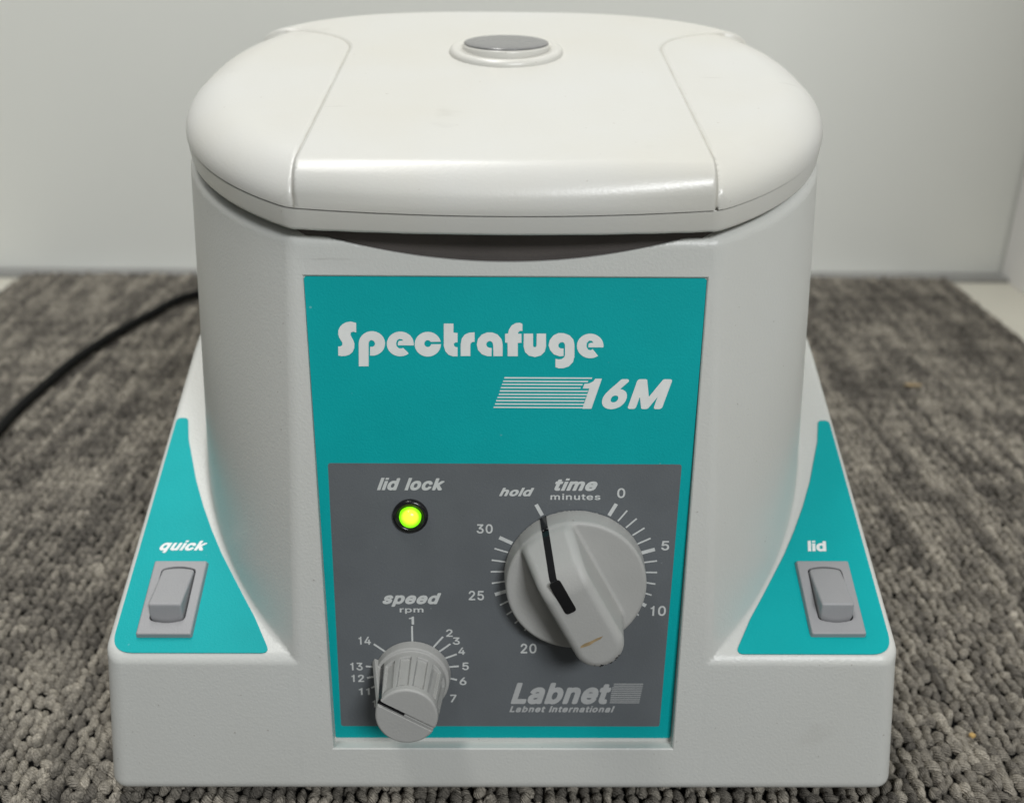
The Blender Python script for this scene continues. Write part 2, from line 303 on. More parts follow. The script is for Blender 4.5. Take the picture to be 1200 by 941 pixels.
HEAVY = {'l':(0.253,[[(16,52),(25,22),(41,-2),(65,-23),(89,-35),(137,-42),(185,-37),(208,-26),(219,-8),(220,10),(204,76),(185,91),(154,94),(153,514),(143,536),(125,547),(41,547),(25,538),(14,520),(13,88)]]),'i':(0.231,[[(4,462),(15,438),(33,420),(33,414),(16,396),(13,378),(14,-12),(23,-27),(41,-38),(125,-38),(146,-24),(154,0),(153,384),(147,402),(133,414),(135,420),(152,438),(162,456),(166,480),(164,504),(149,532),(125,553),(95,563),(59,560),(32,546),(11,522),(2,492)]]),'d':(0.488,[[(-3,142),(12,82),(38,34),(76,-8),(118,-33),(154,-44),(196,-48),(244,-42),(280,-26),(298,-37),(310,-40),(376,-40),(388,-36),(400,-28),(409,-14),(412,-2),(412,190),(412,508),(408,526),(400,537),(388,545),(370,549),(304,548),(283,538),(275,526),(271,514),(271,418),(268,410),(244,419),(214,424),(154,420),(125,412),(100,400),(60,370),(40,346),(25,322),(4,268),(-5,208)],[(142,143),(137,172),(137,208),(143,238),(154,263),(172,282),(190,289),(220,288),(238,281),(259,256),(267,232),(271,208),(269,154),(262,130),(253,112),(243,100),(226,90),(208,87),(184,90),(160,106),(149,124)]]),'o':(0.479,[[(-3,142),(9,94),(29,52),(58,13),(94,-17),(136,-37),(178,-46),(232,-47),(280,-36),(316,-20),(352,8),(379,40),(402,82),(415,124),(421,172),(418,232),(407,280),(388,322),(364,356),(334,384),(304,403),(268,416),(220,424),(178,423),(136,413),(100,396),(70,375),(43,346),(21,310),(5,268),(-3,232),(-6,190)],[(142,143),(137,178),(138,214),(146,244),(159,268),(178,284),(196,289),(226,288),(244,280),(256,268),(267,250),(279,202),(276,154),(269,130),(259,112),(248,100),(232,90),(214,87),(190,88),(175,94),(161,106),(149,124)]]),'c':(0.46,[[(-3,142),(9,94),(32,46),(61,10),(100,-20),(148,-41),(190,-48),(244,-45),(292,-32),(340,-3),(376,36),(391,64),(402,94),(402,112),(397,124),(376,140),(310,157),(298,157),(286,153),(274,143),(256,108),(238,93),(208,86),(178,92),(156,112),(141,148),(136,190),(142,233),(151,256),(166,275),(184,286),(208,290),(226,288),(244,280),(256,268),(271,238),(292,223),(310,223),(370,238),(388,247),(400,267),(401,286),(392,310),(376,340),(351,370),(322,393),(286,410),(250,421),(208,424),(166,421),(124,409),(94,393),(64,369),(40,342),(21,310),(5,268),(-3,232),(-6,190)]]),'k':(0.445,[[(14,-12),(26,-30),(47,-40),(119,-40),(140,-30),(149,-18),(153,-6),(155,111),(263,-25),(277,-36),(293,-40),(383,-39),(401,-28),(412,-6),(410,12),(404,24),(257,210),(256,216),(391,354),(400,372),(397,396),(383,412),(365,419),(281,419),(269,416),(257,408),(155,304),(153,516),(143,536),(131,545),(119,548),(41,547),(23,535),(13,516)]]),'h':(0.474,[[(14,-12),(26,-30),(47,-40),(119,-40),(131,-36),(146,-24),(154,0),(155,246),(162,264),(173,277),(191,286),(209,289),(227,287),(239,282),(249,270),(255,252),(256,0),(263,-22),(275,-34),(287,-39),(365,-39),(384,-30),(393,-18),(397,-6),(397,258),(389,306),(377,338),(359,366),(341,385),(317,402),(287,416),(257,422),(227,424),(191,421),(155,411),(153,516),(143,536),(131,545),(119,548),(41,547),(23,535),(13,516)]]),'t':(0.291,[[(-31,314),(-24,301),(-12,291),(25,284),(26,74),(34,38),(54,3),(90,-26),(138,-42),(198,-42),(222,-37),(240,-28),(249,-16),(253,2),(236,74),(216,91),(198,93),(168,90),(166,98),(166,284),(168,287),(216,289),(229,296),(239,308),(244,326),(244,380),(235,404),(216,417),(168,419),(166,422),(165,482),(156,497),(146,506),(126,511),(54,510),(36,499),(26,482),(24,421),(-12,415),(-30,397),(-34,380)]]),'m':(0.674,[[(14,-12),(29,-32),(53,-40),(125,-38),(137,-33),(149,-19),(154,0),(155,252),(161,270),(172,282),(185,288),(203,290),(225,282),(234,264),(234,0),(238,-18),(251,-32),(269,-40),(341,-40),(359,-32),(371,-18),(375,0),(376,258),(380,270),(390,282),(401,288),(419,290),(435,288),(447,282),(452,276),(455,264),(456,0),(460,-18),(473,-33),(491,-40),(563,-40),(581,-32),(593,-18),(597,0),(597,264),(588,318),(568,360),(548,384),(521,404),(491,418),(455,425),(419,425),(383,418),(353,406),(323,385),(281,413),(257,422),(233,426),(185,422),(143,406),(131,415),(113,419),(47,419),(29,411),(16,396),(13,378)]]),'e':(0.468,[[(-3,142),(9,94),(32,46),(61,10),(100,-20),(148,-40),(196,-48),(250,-45),(298,-32),(334,-13),(364,12),(389,46),(404,82),(404,100),(399,112),(377,130),(400,142),(408,154),(411,166),(409,238),(394,298),(376,334),(353,364),(322,390),(292,407),(256,418),(214,424),(172,422),(130,411),(95,394),(70,375),(43,346),(21,310),(6,274),(-3,232),(-6,184)],[(148,121),(148,128),(154,129),(262,129),(268,128),(270,124),(261,106),(250,95),(232,88),(214,86),(190,89),(172,96),(159,106)],[(154,261),(155,268),(172,282),(202,290),(232,285),(244,277),(257,262)]]),'u':(0.474,[[(16,97),(29,51),(51,13),(83,-16),(119,-35),(149,-42),(185,-45),(221,-41),(263,-26),(287,-38),(299,-40),(359,-40),(383,-31),(393,-17),(397,1),(397,379),(395,391),(389,404),(377,414),(365,419),(299,419),(278,415),(263,401),(256,379),(254,133),(248,115),(233,99),(215,92),(197,90),(179,94),(167,102),(155,127),(154,379),(150,397),(137,412),(119,419),(47,419),(29,411),(17,397),(13,379),(13,139)]]),'s':(0.429,[[(-1,76),(16,34),(45,-2),(80,-26),(126,-42),(180,-48),(234,-43),(284,-26),(324,0),(348,28),(365,64),(371,100),(368,136),(355,172),(336,199),(312,218),(275,238),(342,254),(352,262),(361,274),(364,292),(358,316),(343,346),(325,370),(300,393),(270,409),(240,419),(198,424),(156,422),(120,415),(84,399),(54,378),(30,352),(15,322),(7,286),(9,250),(17,220),(35,190),(60,166),(91,148),(24,132),(12,126),(-3,106),(-4,94)],[(132,120),(127,130),(132,133),(216,112),(227,106),(227,100),(204,88),(162,87),(140,100)],[(150,277),(156,285),(174,291),(210,289),(226,274),(236,250),(168,266),(150,274)]]),'p':(0.488,[[(14,-155),(26,-173),(47,-182),(113,-183),(131,-179),(146,-167),(153,-149),(155,-33),(191,-45),(227,-48),(263,-46),(299,-36),(335,-18),(359,1),(383,28),(400,55),(417,97),(428,145),(430,205),(424,253),(412,295),(387,343),(359,375),(323,401),(275,419),(227,424),(185,420),(143,405),(131,415),(119,419),(47,419),(29,411),(17,397),(13,379)],[(155,161),(153,193),(155,223),(164,253),(176,271),(191,283),(215,290),(239,288),(258,277),(273,259),(281,241),(288,193),(281,139),(274,121),(263,104),(251,94),(233,88),(209,88),(191,94),(178,103),(167,120)]]),'q':(0.488,[[(-2,139),(9,91),(28,49),(54,13),(89,-17),(130,-37),(178,-47),(226,-46),(270,-35),(271,-149),(275,-161),(286,-174),(304,-182),(376,-182),(394,-176),(404,-167),(412,-143),(412,379),(408,397),(394,412),(376,419),(310,419),(292,414),(280,403),(238,420),(184,424),(130,414),(88,393),(64,374),(42,349),(23,319),(10,289),(-4,223),(-6,187)],[(142,143),(137,175),(137,211),(144,241),(155,265),(172,282),(190,289),(220,288),(238,281),(250,270),(260,253),(271,205),(268,151),(261,127),(251,109),(239,97),(226,90),(208,87),(184,90),(170,97),(158,109)]]),'L':(0.457,[[(22,-12),(34,-30),(54,-40),(360,-40),(372,-38),(388,-30),(397,-18),(401,-6),(400,66),(391,84),(378,93),(360,97),(174,97),(168,97),(165,102),(165,510),(156,534),(144,544),(132,548),(48,547),(30,535),(21,516)]]),'a':(0.453,[[(-7,75),(6,36),(29,3),(60,-22),(102,-41),(138,-48),(168,-48),(210,-43),(246,-28),(264,-38),(276,-40),(342,-40),(360,-32),(371,-21),(377,-3),(376,261),(366,319),(341,363),(317,387),(282,407),(246,419),(204,424),(162,422),(120,413),(84,398),(54,378),(34,357),(17,333),(3,303),(1,285),(6,271),(18,258),(78,237),(36,213),(18,195),(3,171),(-8,129)],[(132,100),(133,111),(150,122),(235,135),(233,123),(223,105),(198,89),(180,86),(156,86),(138,92)],[(138,254),(138,261),(150,277),(180,290),(204,290),(222,286),(230,279),(235,267)]]),'b':(0.488,[[(15,-14),(29,-32),(47,-40),(119,-39),(131,-35),(143,-26),(173,-40),(209,-47),(257,-46),(293,-38),(340,-14),(378,22),(407,70),(424,124),(430,190),(425,250),(411,298),(385,346),(365,370),(344,388),(314,406),(287,416),(257,423),(221,424),(191,421),(155,410),(152,520),(141,538),(119,548),(41,547),(23,535),(13,514),(13,4)],[(155,161),(153,196),(156,226),(166,256),(178,274),(197,286),(221,290),(245,286),(262,274),(275,256),(282,238),(288,190),(282,142),(275,122),(263,104),(250,94),(233,88),(209,88),(191,94),(168,118)]]),'n':(0.474,[[(14,-12),(26,-30),(47,-40),(119,-40),(131,-36),(146,-24),(154,0),(155,246),(162,264),(173,277),(191,286),(215,289),(239,282),(249,270),(255,252),(256,0),(260,-18),(275,-34),(293,-40),(365,-39),(377,-35),(389,-25),(397,0),(395,276),(387,312),(375,342),(359,366),(335,390),(293,413),(239,424),(191,421),(143,405),(131,415),(113,419),(47,419),(35,415),(23,406),(14,390),(13,378)]]),'r':(0.323,[[(14,-12),(29,-32),(53,-40),(125,-38),(137,-33),(149,-19),(154,0),(156,252),(166,270),(185,282),(209,286),(251,283),(264,288),(277,300),(283,318),(283,390),(275,408),(263,419),(245,424),(203,424),(173,420),(143,408),(119,419),(47,419),(29,411),(17,397),(13,378)]]),'I':(0.364,[[(-7,-12),(7,-32),(31,-40),(271,-40),(289,-35),(305,-18),(309,0),(309,54),(303,78),(283,95),(229,97),(223,102),(223,408),(229,412),(283,414),(295,421),(304,432),(309,450),(309,516),(301,533),(289,543),(271,549),(31,549),(13,544),(-4,528),(-9,510),(-9,456),(-4,432),(7,420),(19,414),(73,412),(78,408),(78,102),(73,97),(19,95),(1,83),(-9,60)]]),'1':(0.517,[[(38,-12),(52,-32),(76,-40),(394,-40),(412,-34),(427,-18),(431,0),(431,60),(427,72),(418,84),(406,91),(394,94),(316,96),(316,510),(310,529),(292,545),(274,549),(184,546),(64,461),(50,444),(46,426),(46,354),(53,336),(64,324),(82,318),(100,321),(166,367),(172,366),(172,102),(172,96),(166,95),(70,94),(49,84),(40,72),(37,60)]]),'6':(0.517,[[(27,119),(44,65),(76,17),(120,-19),(172,-40),(232,-47),(292,-37),(342,-13),(365,5),(388,30),(414,77),(427,125),(427,185),(416,233),(390,281),(358,315),(316,339),(264,353),(358,491),(362,503),(360,521),(346,541),(328,548),(250,549),(232,543),(221,533),(94,347),(49,269),(35,233),(26,197),(24,161)],[(166,148),(166,173),(174,197),(190,214),(208,223),(232,225),(256,219),(273,203),(285,179),(287,149),(281,125),(268,105),(244,91),(214,90),(190,100),(174,119)]]),'M':(0.692,[[(22,-12),(36,-32),(60,-40),(132,-39),(144,-33),(156,-21),(162,0),(162,201),(163,192),(168,188),(254,-24),(264,-33),(282,-40),(342,-40),(360,-36),(378,-17),(462,197),(464,0),(469,-18),(480,-32),(498,-40),(570,-40),(594,-30),(603,-18),(608,0),(608,510),(599,534),(582,546),(564,549),(474,549),(456,543),(445,534),(318,209),(312,208),(183,534),(168,545),(150,549),(60,549),(48,547),(35,540),(25,528),(20,510)]])}

def _box(x0, y0, x1, y1): return [(x0, y0), (x1, y0), (x1, y1), (x0, y1)]
HEAVY['i'] = (.195, [_box(10, -40, 145, 405), _box(10, 462, 145, 560)])
HEAVY['l'] = (.195, [_box(10, -40, 145, 560)])
HEAVY['I'] = (.215, [_box(20, -40, 165, 555)])
HEAVY['1'] = (.42, [[(130, -40), (285, -40), (285, 555), (175, 555), (155, 500), (100, 462), (20, 452), (20, 360), (130, 360)]])
MEDIUM['1'] = (.36, [[(120, -16), (210, -16), (210, 525), (142, 525), (125, 475), (85, 442), (25, 432), (25, 362), (120, 362)]])

def text_sheet(body, box, frame, lift, mat, parent, weight=None, shear=0.0, space=1.0, name='lettering'):
    """one printed word, box = x0, x1, bottom, top in mm"""
    weight = weight or MEDIUM
    c = bpy.data.curves.new('lettering', 'CURVE'); c.dimensions = '2D'; c.fill_mode = 'BOTH'
    x = 0.0
    for ch in body:
        if ch == ' ':
            x += .27*space; continue
        adv, cs = weight[ch]
        for k in cs:
            sp = c.splines.new('POLY'); sp.points.add(len(k) - 1)
            for q, (a, b) in zip(sp.points, k): q.co = (x + a/1000 + shear*b/1000, b/1000, 0, 1)
            sp.use_cyclic_u = True
        x += adv*space
    t = bpy.data.objects.new('lettering_source', c); COL.objects.link(t)
    dg = bpy.context.evaluated_depsgraph_get()
    me = bpy.data.meshes.new_from_object(t.evaluated_get(dg))
    bpy.data.objects.remove(t); bpy.data.curves.remove(c)
    co = np.empty(len(me.vertices)*3); me.vertices.foreach_get("co", co); co = co.reshape(-1, 3)
    mn, mx = co.min(0), co.max(0)
    x0, x1, y0, y1 = [v/1000 for v in box]
    a = x0 + (co[:, 0] - mn[0])/(mx[0] - mn[0])*(x1 - x0)
    b = y0 + (co[:, 1] - mn[1])/(mx[1] - mn[1])*(y1 - y0)
    o, X, Y, Z = frame
    W = o + a[:, None]*X + b[:, None]*Y + lift*Z
    me.vertices.foreach_set("co", W.astype(np.float32).ravel()); me.update(); me.materials.clear()
    me.name = name
    return link_mesh(name, me, mat, parent)

def lathe(name, prof, frame, mat, parent, seg=64, smooth=True):
    """prof: list of (radius, height) from the axis outwards/downwards"""
    V, Fc = [], []
    k = len(prof)
    for i in range(seg):
        a = 2*math.pi*i/seg
        for r, z in prof: V.append(on(frame, r*math.cos(a), r*math.sin(a), z))
    for i in range(seg):
        j = (i + 1) % seg
        for q in range(k - 1):
            Fc.append([i*k + q, i*k + q + 1, j*k + q + 1, j*k + q])
    o = pymesh(name, V, Fc, mat, parent, smooth)
    bm = bmesh.new(); bm.from_mesh(o.data); bmesh.ops.remove_doubles(bm, verts=bm.verts, dist=1e-6)
    bmesh.ops.recalc_face_normals(bm, faces=bm.faces); bm.to_mesh(o.data); bm.free()
    return o

def tag(o, label=None, cat=None, group=None, kind=None):
    if label: o['label'] = label
    if cat: o['category'] = cat
    if group: o['group'] = group
    if kind: o['kind'] = kind
    return o

# ================================================================== THE SETTING
def box_mesh(name, lo, hi, mat, parent=None):
    x0, y0, z0 = lo; x1, y1, z1 = hi
    V = [(x0,y0,z0),(x1,y0,z0),(x1,y1,z0),(x0,y1,z0),(x0,y0,z1),(x1,y0,z1),(x1,y1,z1),(x0,y1,z1)]
    Fc = [(0,3,2,1),(4,5,6,7),(0,1,5,4),(1,2,6,5),(2,3,7,6),(3,0,4,7)]
    return pymesh(name, V, Fc, mat, parent)

tag(box_mesh('counter', (-0.9, -0.9, -0.03), (0.9, 0.535, -0.0065), 'counter'), kind='structure')
tag(box_mesh('wall', (-1.2, 0.5185, -0.03), (1.2, 0.56, 1.0), 'wall'),
    'pale grey painted wall panel standing behind the carpet', 'wall', kind='structure')
tag(box_mesh('side_wall', (0.376, -0.1, -0.0062), (0.40, 0.5165, 1.0), 'wall_side'),
    'white side panel meeting the back wall at the right edge', 'wall', kind='structure')
tag(box_mesh('edge_strip', (-0.9, 0.5025, -0.0064), (0.3755, 0.5175, -0.0035), 'strip'),
    'dark grey strip along the foot of the back wall', 'strip', kind='structure')

# loop pile carpet: a backing sheet and rows of yarn loops
def carpet():
    back = box_mesh('carpet_backing', (-0.352, -0.30, -0.0063), (0.328, 0.5015, -0.0034), 'carpet')
    px, py = 0.0035, 0.0030
    xs = np.arange(-0.350, 0.327, px); ys = np.arange(-0.05, 0.499, py)
    X, Y = np.meshgrid(xs, ys, indexing='ij')
    rowshift = RNG.uniform(0, py, len(xs))[:, None]
    Y = Y + rowshift
    X = (X + RNG.normal(0, .00032, X.shape)).ravel(); Y = (Y + RNG.normal(0, .0008, Y.shape)).ravel()
    keep = ~((np.abs(X) < .100) & (Y > .014) & (Y < .200)) & (Y < .500)
    X, Y = X[keep], Y[keep]
    n = len(X)
    def ell(nu, nv):
        V = [(0, 0, 1)]
        for i in range(1, nv):
            t = math.pi*0.62*i/(nv - 1)
            for j in range(nu):
                a = 2*math.pi*j/nu
                V.append((math.sin(t)*math.cos(a), math.sin(t)*math.sin(a), math.cos(t)))
        T = [(0, 1 + j, 1 + (j + 1) % nu) for j in range(nu)]
        for i in range(nv - 2):
            for j in range(nu):
                a, b = 1 + i*nu + j, 1 + i*nu + (j + 1) % nu
                T += [(a, a + nu, b + nu), (a, b + nu, b)]
        return np.array(V), np.array(T)
    # colour per loop: long streaks along the rows, patches, and single yarns
    def vnoise(u, v, seed):
        r = np.random.default_rng(seed); G = r.random((256, 256))
        i0 = np.floor(u).astype(int); j0 = np.floor(v).astype(int); fu = u - i0; fv = v - j0
        fu = fu*fu*(3-2*fu); fv = fv*fv*(3-2*fv)
        g = lambda i, j: G[i % 256, j % 256]
        return (g(i0, j0)*(1-fu) + g(i0+1, j0)*fu)*(1-fv) + (g(i0, j0+1)*(1-fu) + g(i0+1, j0+1)*fu)*fv
    s1 = vnoise(np.round(X/px)*0.97, Y/.028, 1); s2 = vnoise(X/.035, Y/.014, 2); s3 = vnoise(X/.006, Y/.010, 3)
    s4 = vnoise(X/.06, Y/.0045, 4)
    tone = 0.46*s1 + 0.16*s2 + 0.12*s3 + 0.22*s4 + 0.22*RNG.random(n)
    tone = np.clip((tone - .32)/.5, 0, 1)
    dark = np.array([.122, .112, .098]); light = np.array([.41, .375, .315])
    C = dark + (light - dark)*(tone**1.4)[:, None]
    C *= RNG.uniform(.9, 1.12, n)[:, None]
    near = Y < .10
    objs = []
    for nm, sel, (nu, nv) in (('near', near, (9, 6)), ('far', ~near, (6, 4))):
        bv, bt = ell(nu, nv)
        x, y, c = X[sel], Y[sel], C[sel]; k = len(x)
        yaw = RNG.normal(0.42, .28, k)*np.where(RNG.random(k) < .75, 1, -1)
        L = RNG.uniform(.0019, .0032, k); Wd = RNG.uniform(.0012, .0018, k); Hh = RNG.uniform(.0020, .0029, k)
        lean = RNG.normal(0, .3, k)
        P = bv[None].repeat(k, 0).copy()
        # lumpy yarn
        P[..., :2] *= 1 + 0.14*np.sin(P[..., 2:3]*5 + RNG.uniform(0, 6, k)[:, None, None])
        lx = P[..., 0]*Wd[:, None] + P[..., 2]*Hh[:, None]*lean[:, None]*.35; ly = P[..., 1]*L[:, None]; lz = P[..., 2]*Hh[:, None]
        cs, sn = np.cos(yaw)[:, None], np.sin(yaw)[:, None]
        wx = lx*cs - ly*sn + x[:, None]; wy = lx*sn + ly*cs + y[:, None]
        wz = lz - .0030 + RNG.normal(0, .0004, k)[:, None]
        V = np.stack([wx, wy, wz], -1).reshape(-1, 3)
        T = (bt[None] + (np.arange(k)*len(bv))[:, None, None]).reshape(-1, 3)
        o = npmesh('carpet_pile', V, T, 'carpet')
        at = o.data.color_attributes.new('yarn', 'FLOAT_COLOR', 'POINT')
        cc = np.ones((k, len(bv), 4), np.float32); cc[..., :3] = c[:, None, :]
        at.data.foreach_set('color', cc.ravel())
        lp = o.data.attributes.new('strand', 'FLOAT_VECTOR', 'POINT')
        q = bv[None].repeat(k, 0) + RNG.uniform(0, 50, (k, 1, 1))
        lp.data.foreach_set('vector', q.astype(np.float32).ravel())
        objs.append(o)
    return back, objs

m = bpy.data.materials.new("loop_carpet"); m.use_nodes = True
nt = m.node_tree; N = nt.nodes; p = N["Principled BSDF"]
p.inputs["Roughness"].default_value = 0.9; p.inputs["Specular IOR Level"].default_value = 0.15
at = N.new("ShaderNodeAttribute"); at.attribute_name = 'yarn'
tc = N.new("ShaderNodeTexCoord")
nz = N.new("ShaderNodeTexNoise"); nz.inputs["Scale"].default_value = 1700; nz.inputs["Detail"].default_value = 4
mr = N.new("ShaderNodeMapRange"); mr.inputs[1].default_value = .3; mr.inputs[2].default_value = .7; mr.inputs[3].default_value = .6; mr.inputs[4].default_value = 1.45
mx = N.new("ShaderNodeMix"); mx.data_type = 'RGBA'; mx.blend_type = 'MULTIPLY'; mx.inputs[0].default_value = 1
nt.links.new(tc.outputs["Object"], nz.inputs["Vector"]); nt.links.new(nz.outputs["Fac"], mr.inputs[0])
nt.links.new(at.outputs["Color"], mx.inputs[6]); nt.links.new(mr.outputs[0], mx.inputs[7])
nt.links.new(mx.outputs[2], p.inputs["Base Color"])
bp = N.new("ShaderNodeBump"); bp.inputs["Strength"].default_value = .8; bp.inputs["Distance"].default_value = .0006
sa = N.new("ShaderNodeAttribute"); sa.attribute_name = 'strand'
wv = N.new("ShaderNodeTexWave"); wv.inputs["Scale"].default_value = 1.3; wv.inputs["Distortion"].default_value = 3.0; wv.inputs["Detail"].default_value = 2; wv.wave_type = 'BANDS'; wv.bands_direction = 'DIAGONAL'
nt.links.new(sa.outputs["Vector"], wv.inputs["Vector"])
ad = N.new("ShaderNodeMath"); ad.operation = 'MULTIPLY_ADD'; ad.inputs[1].default_value = 1.0
nt.links.new(wv.outputs["Fac"], ad.inputs[0]); nt.links.new(nz.outputs["Fac"], ad.inputs[2])
nt.links.new(ad.outputs[0], bp.inputs["Height"]); nt.links.new(bp.outputs[0], p.inputs["Normal"])
M['carpet'] = m
back, piles = carpet()
tag(back, 'flat backing of the grey loop carpet', kind='structure')
tag(piles[0], kind='stuff', label='grey brown loop pile carpet around the machine', cat='carpet')
tag(piles[1], kind='stuff', label='blurred grey brown loop pile carpet reaching back to the wall', cat='carpet')

# ================================================================== THE CENTRIFUGE
root = bpy.data.objects.new('centrifuge', None); COL.objects.link(root)
tag(root, 'white benchtop centrifuge with teal front panel and two grey knobs, lid closed', 'centrifuge')

YC = 0.0984
def housing(P):
    x, y, z = P[:, 0], P[:, 1], P[:, 2]; ax = np.abs(x)
    df = (LEAN*z - y)*0.9903
    W = .0948 + (.1560 - z)*.052
    c = .0532 + (.1554 - z)*.0416
    Bf = (YC - LEAN*z)/np.sqrt(1 - (c/W)**2)
    B = np.where(y < YC, Bf, W*.9)
    n = np.where(y < YC, 2.0, 2.8)
    d = ((np.abs(x/W)**n + np.abs((y - YC)/B)**n)**(1/n) - 1)*np.minimum(W, B)
    rim = (z - (.1567 + LEAN*(y - .0219)))*.9903
    dx = ax - (.1122 + (.04 - z)*.03 + np.maximum(.036 - z, 0)*.035)
    b = rmax(dx, y - .205, .012)
    b = rmax(b, df, .0055)
    top = rmax(((z - .0398) - .443*(y - .0056))*.914, z - .098, .012)
    b = rmax(b, top, .0020)
    b = rmax(b, -.0040 - z, .0032)
    col = rmax(rmax(d, df, .0009), rim, .0026)
    col = rmax(col, -.0040 - z, .0032)
    u = rmin(col, b, 1e-5 + .0011*sstep(-df, .0002, .006))
    # finger scoop under the lid
    s = y*tS[1] + z*tS[2]; dep = -df
    R = .160
    sc = np.maximum(np.sqrt(x*x + (s - .1515 - R)**2) - R, dep - .010)
    u = rmax(u, -sc, .0001)
    return u
shell = sdf_mesh('housing', housing, (-.120, -.006, -.008), (.120, .214, .187), .0009, 'shell', root,
                 creases=[(lambda P: np.where((P[:, 2] - (.1567 + LEAN*(P[:, 1] - .0219)))*.9903 > -.0031, 1.0, (LEAN*P[:, 2] - P[:, 1])*.9903), lambda P: .160 - np.sqrt(P[:, 0]**2 + (P[:, 1]*tS[1] + P[:, 2]*tS[2] - .1515 - .160)**2))])
# the recess for the front panel is cut into the front face with a small chamfer round its rim
def face_point(x, b, out):
    p = on(PANEL, x, b, 0)
    h = -(p @ nS)                    # depth of the panel floor below the face
    return p + nS*(h + out)
ring = [(-.0488, -.0012), (.0491, -.0012), (.0507, .1360), (-.0503, .1360)]
cx_, cy_ = 0, .0675
V = [on(PANEL, a, b, 0) for a, b in ring]
V += [face_point(a, b, -.0003) for a, b in ring]
V += [face_point(a + math.copysign(.0045, a), b + math.copysign(.0045, b - cy_), .0040) for a, b in ring]
Fc = [(0, 3, 2, 1), (8, 9, 10, 11)] + [(i + k, (i + 1) % 4 + k, (i + 1) % 4 + k + 4, i + k + 4) for k in (0, 4) for i in range(4)]
cut = pymesh('cutter', V, Fc, 'shell')
bmc = bmesh.new(); bmc.from_mesh(cut.data); bmesh.ops.recalc_face_normals(bmc, faces=bmc.faces)
planes = [(np.array(f_.calc_center_median()), np.array(f_.normal)) for f_ in bmc.faces]
bmc.to_mesh(cut.data); bmc.free()
bo = shell.modifiers.new('cut', 'BOOLEAN'); bo.operation = 'DIFFERENCE'; bo.object = cut; bo.solver = 'EXACT'
me = bpy.data.meshes.new_from_object(shell.evaluated_get(bpy.context.evaluated_depsgraph_get()))
shell.modifiers.clear(); shell.data = me; bpy.data.objects.remove(cut)
nv = len(me.vertices); co = np.empty(nv*3); me.vertices.foreach_get('co', co); co = co.reshape(-1, 3)
vn = grad(housing, co, .0002); vn /= np.linalg.norm(vn, axis=1, keepdims=True) + 1e-12
df_ = (LEAN*co[:, 2] - co[:, 1])*.9903
ed_ = .160 - np.sqrt(co[:, 0]**2 + (co[:, 1]*tS[1] + co[:, 2]*tS[2] - .1515 - .160)**2)
rm_ = (co[:, 2] - (.1567 + LEAN*(co[:, 1] - .0219)))*.9903
flat_ = (np.abs(df_) < 2e-4) & (np.abs(ed_) < .0025) & (rm_ < -.0027) & (np.abs(co[:, 0]) < .050)
vn[flat_] = nS
nl = len(me.loops); lv = np.empty(nl, np.int32); me.loops.foreach_get('vertex_index', lv)
nf = len(me.polygons); ls = np.empty(nf, np.int32); lt = np.empty(nf, np.int32); fn = np.empty(nf*3); fc = np.empty(nf*3)
me.polygons.foreach_get('loop_start', ls); me.polygons.foreach_get('loop_total', lt)
me.polygons.foreach_get('normal', fn); me.polygons.foreach_get('center', fc); fn = fn.reshape(-1, 3); fc = fc.reshape(-1, 3)
onp = np.zeros(nf, bool)
for c_, n_ in planes:
    onp |= (np.abs((fc - c_) @ n_) < 2e-5) & (np.abs(fn @ n_) > .999) & (np.abs(fc[:, 0]) < .056) & (fc[:, 1] < .03)
ln = vn[lv]; lf = np.repeat(np.arange(nf), lt)
ln[onp[lf]] = fn[lf[onp[lf]]]
me.polygons.foreach_set('use_smooth', np.ones(nf, bool))
me.normals_split_custom_set(ln.astype(np.float32).tolist())

# rubber feet
for x in (-.09, .09):
    for y in (.02, .185):
        lathe('rubber_foot', [(0, 0), (.009, 0), (.0085, -.0112), (0, -.0112)], (np.array([x, y, 0]), EX, np.array([0, 1., 0]), np.array([0, 0, 1.])), 'rubber', root, 24)

# ---- lid
YL = .077
def outline(x, y, zk, grow=0.0, bulge=1.0):
    ax = np.abs(x)
    W = .0937 + grow
    yf = -.0030 - grow
    Bf = (YL - yf)/math.sqrt(1 - (.0525/W)**2)
    B = np.where(y < YL, Bf, .0875 + grow)
    n = np.where(y < YL, 2.0, 2.8)
    d = ((np.abs(x/W)**n + np.abs((y - YL)/B)**n)**(1/n) - 1)*np.minimum(W, B)
    fr = (yf - .0030*bulge*np.clip(1 - (x/.054)**2, 0, 1)*zk) - y
    return d, fr
def seam(x):
    return .0096 - .0008*np.clip(1 - (x/.054)**2, 0, 1)
def groove(x, y):
    ax = np.abs(x)
    arc = .025 - np.sqrt((ax - .0755)**2 + (y - .105)**2)
    g = np.where(y < .105, ax - .0505, np.where(ax < .0755, arc, .130 - y))
    return g
def lid_upper(P):
    x, y, z = P[:, 0], P[:, 1], P[:, 2]
    zk = 1 - sstep(z, .010, .0195)
    d, fr = outline(x, y, zk)
    g = groove(x, y); w = sstep(g, -.0007, .0007)
    k = 1 - .30*w
    o = rmax(d, fr, .0012)
    topz = .0198 - .00025*w
    r = .0068*(1 - w) + .0098*w
    q = rmax(o*k, z - topz, r)
    q = q + .0005*np.exp(-(g/.00055)**2)
    return np.maximum(q, seam(x) + .00022 - z)
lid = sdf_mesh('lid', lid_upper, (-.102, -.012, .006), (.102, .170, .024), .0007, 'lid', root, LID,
               creases=[(lambda P: rmax(*outline(P[:, 0], P[:, 1], 1 - sstep(P[:, 2], .010, .0195)), .0012)*(1 - .30*sstep(groove(P[:, 0], P[:, 1]), -.0007, .0007)), lambda P: seam(P[:, 0]) + .00022 - P[:, 2])])
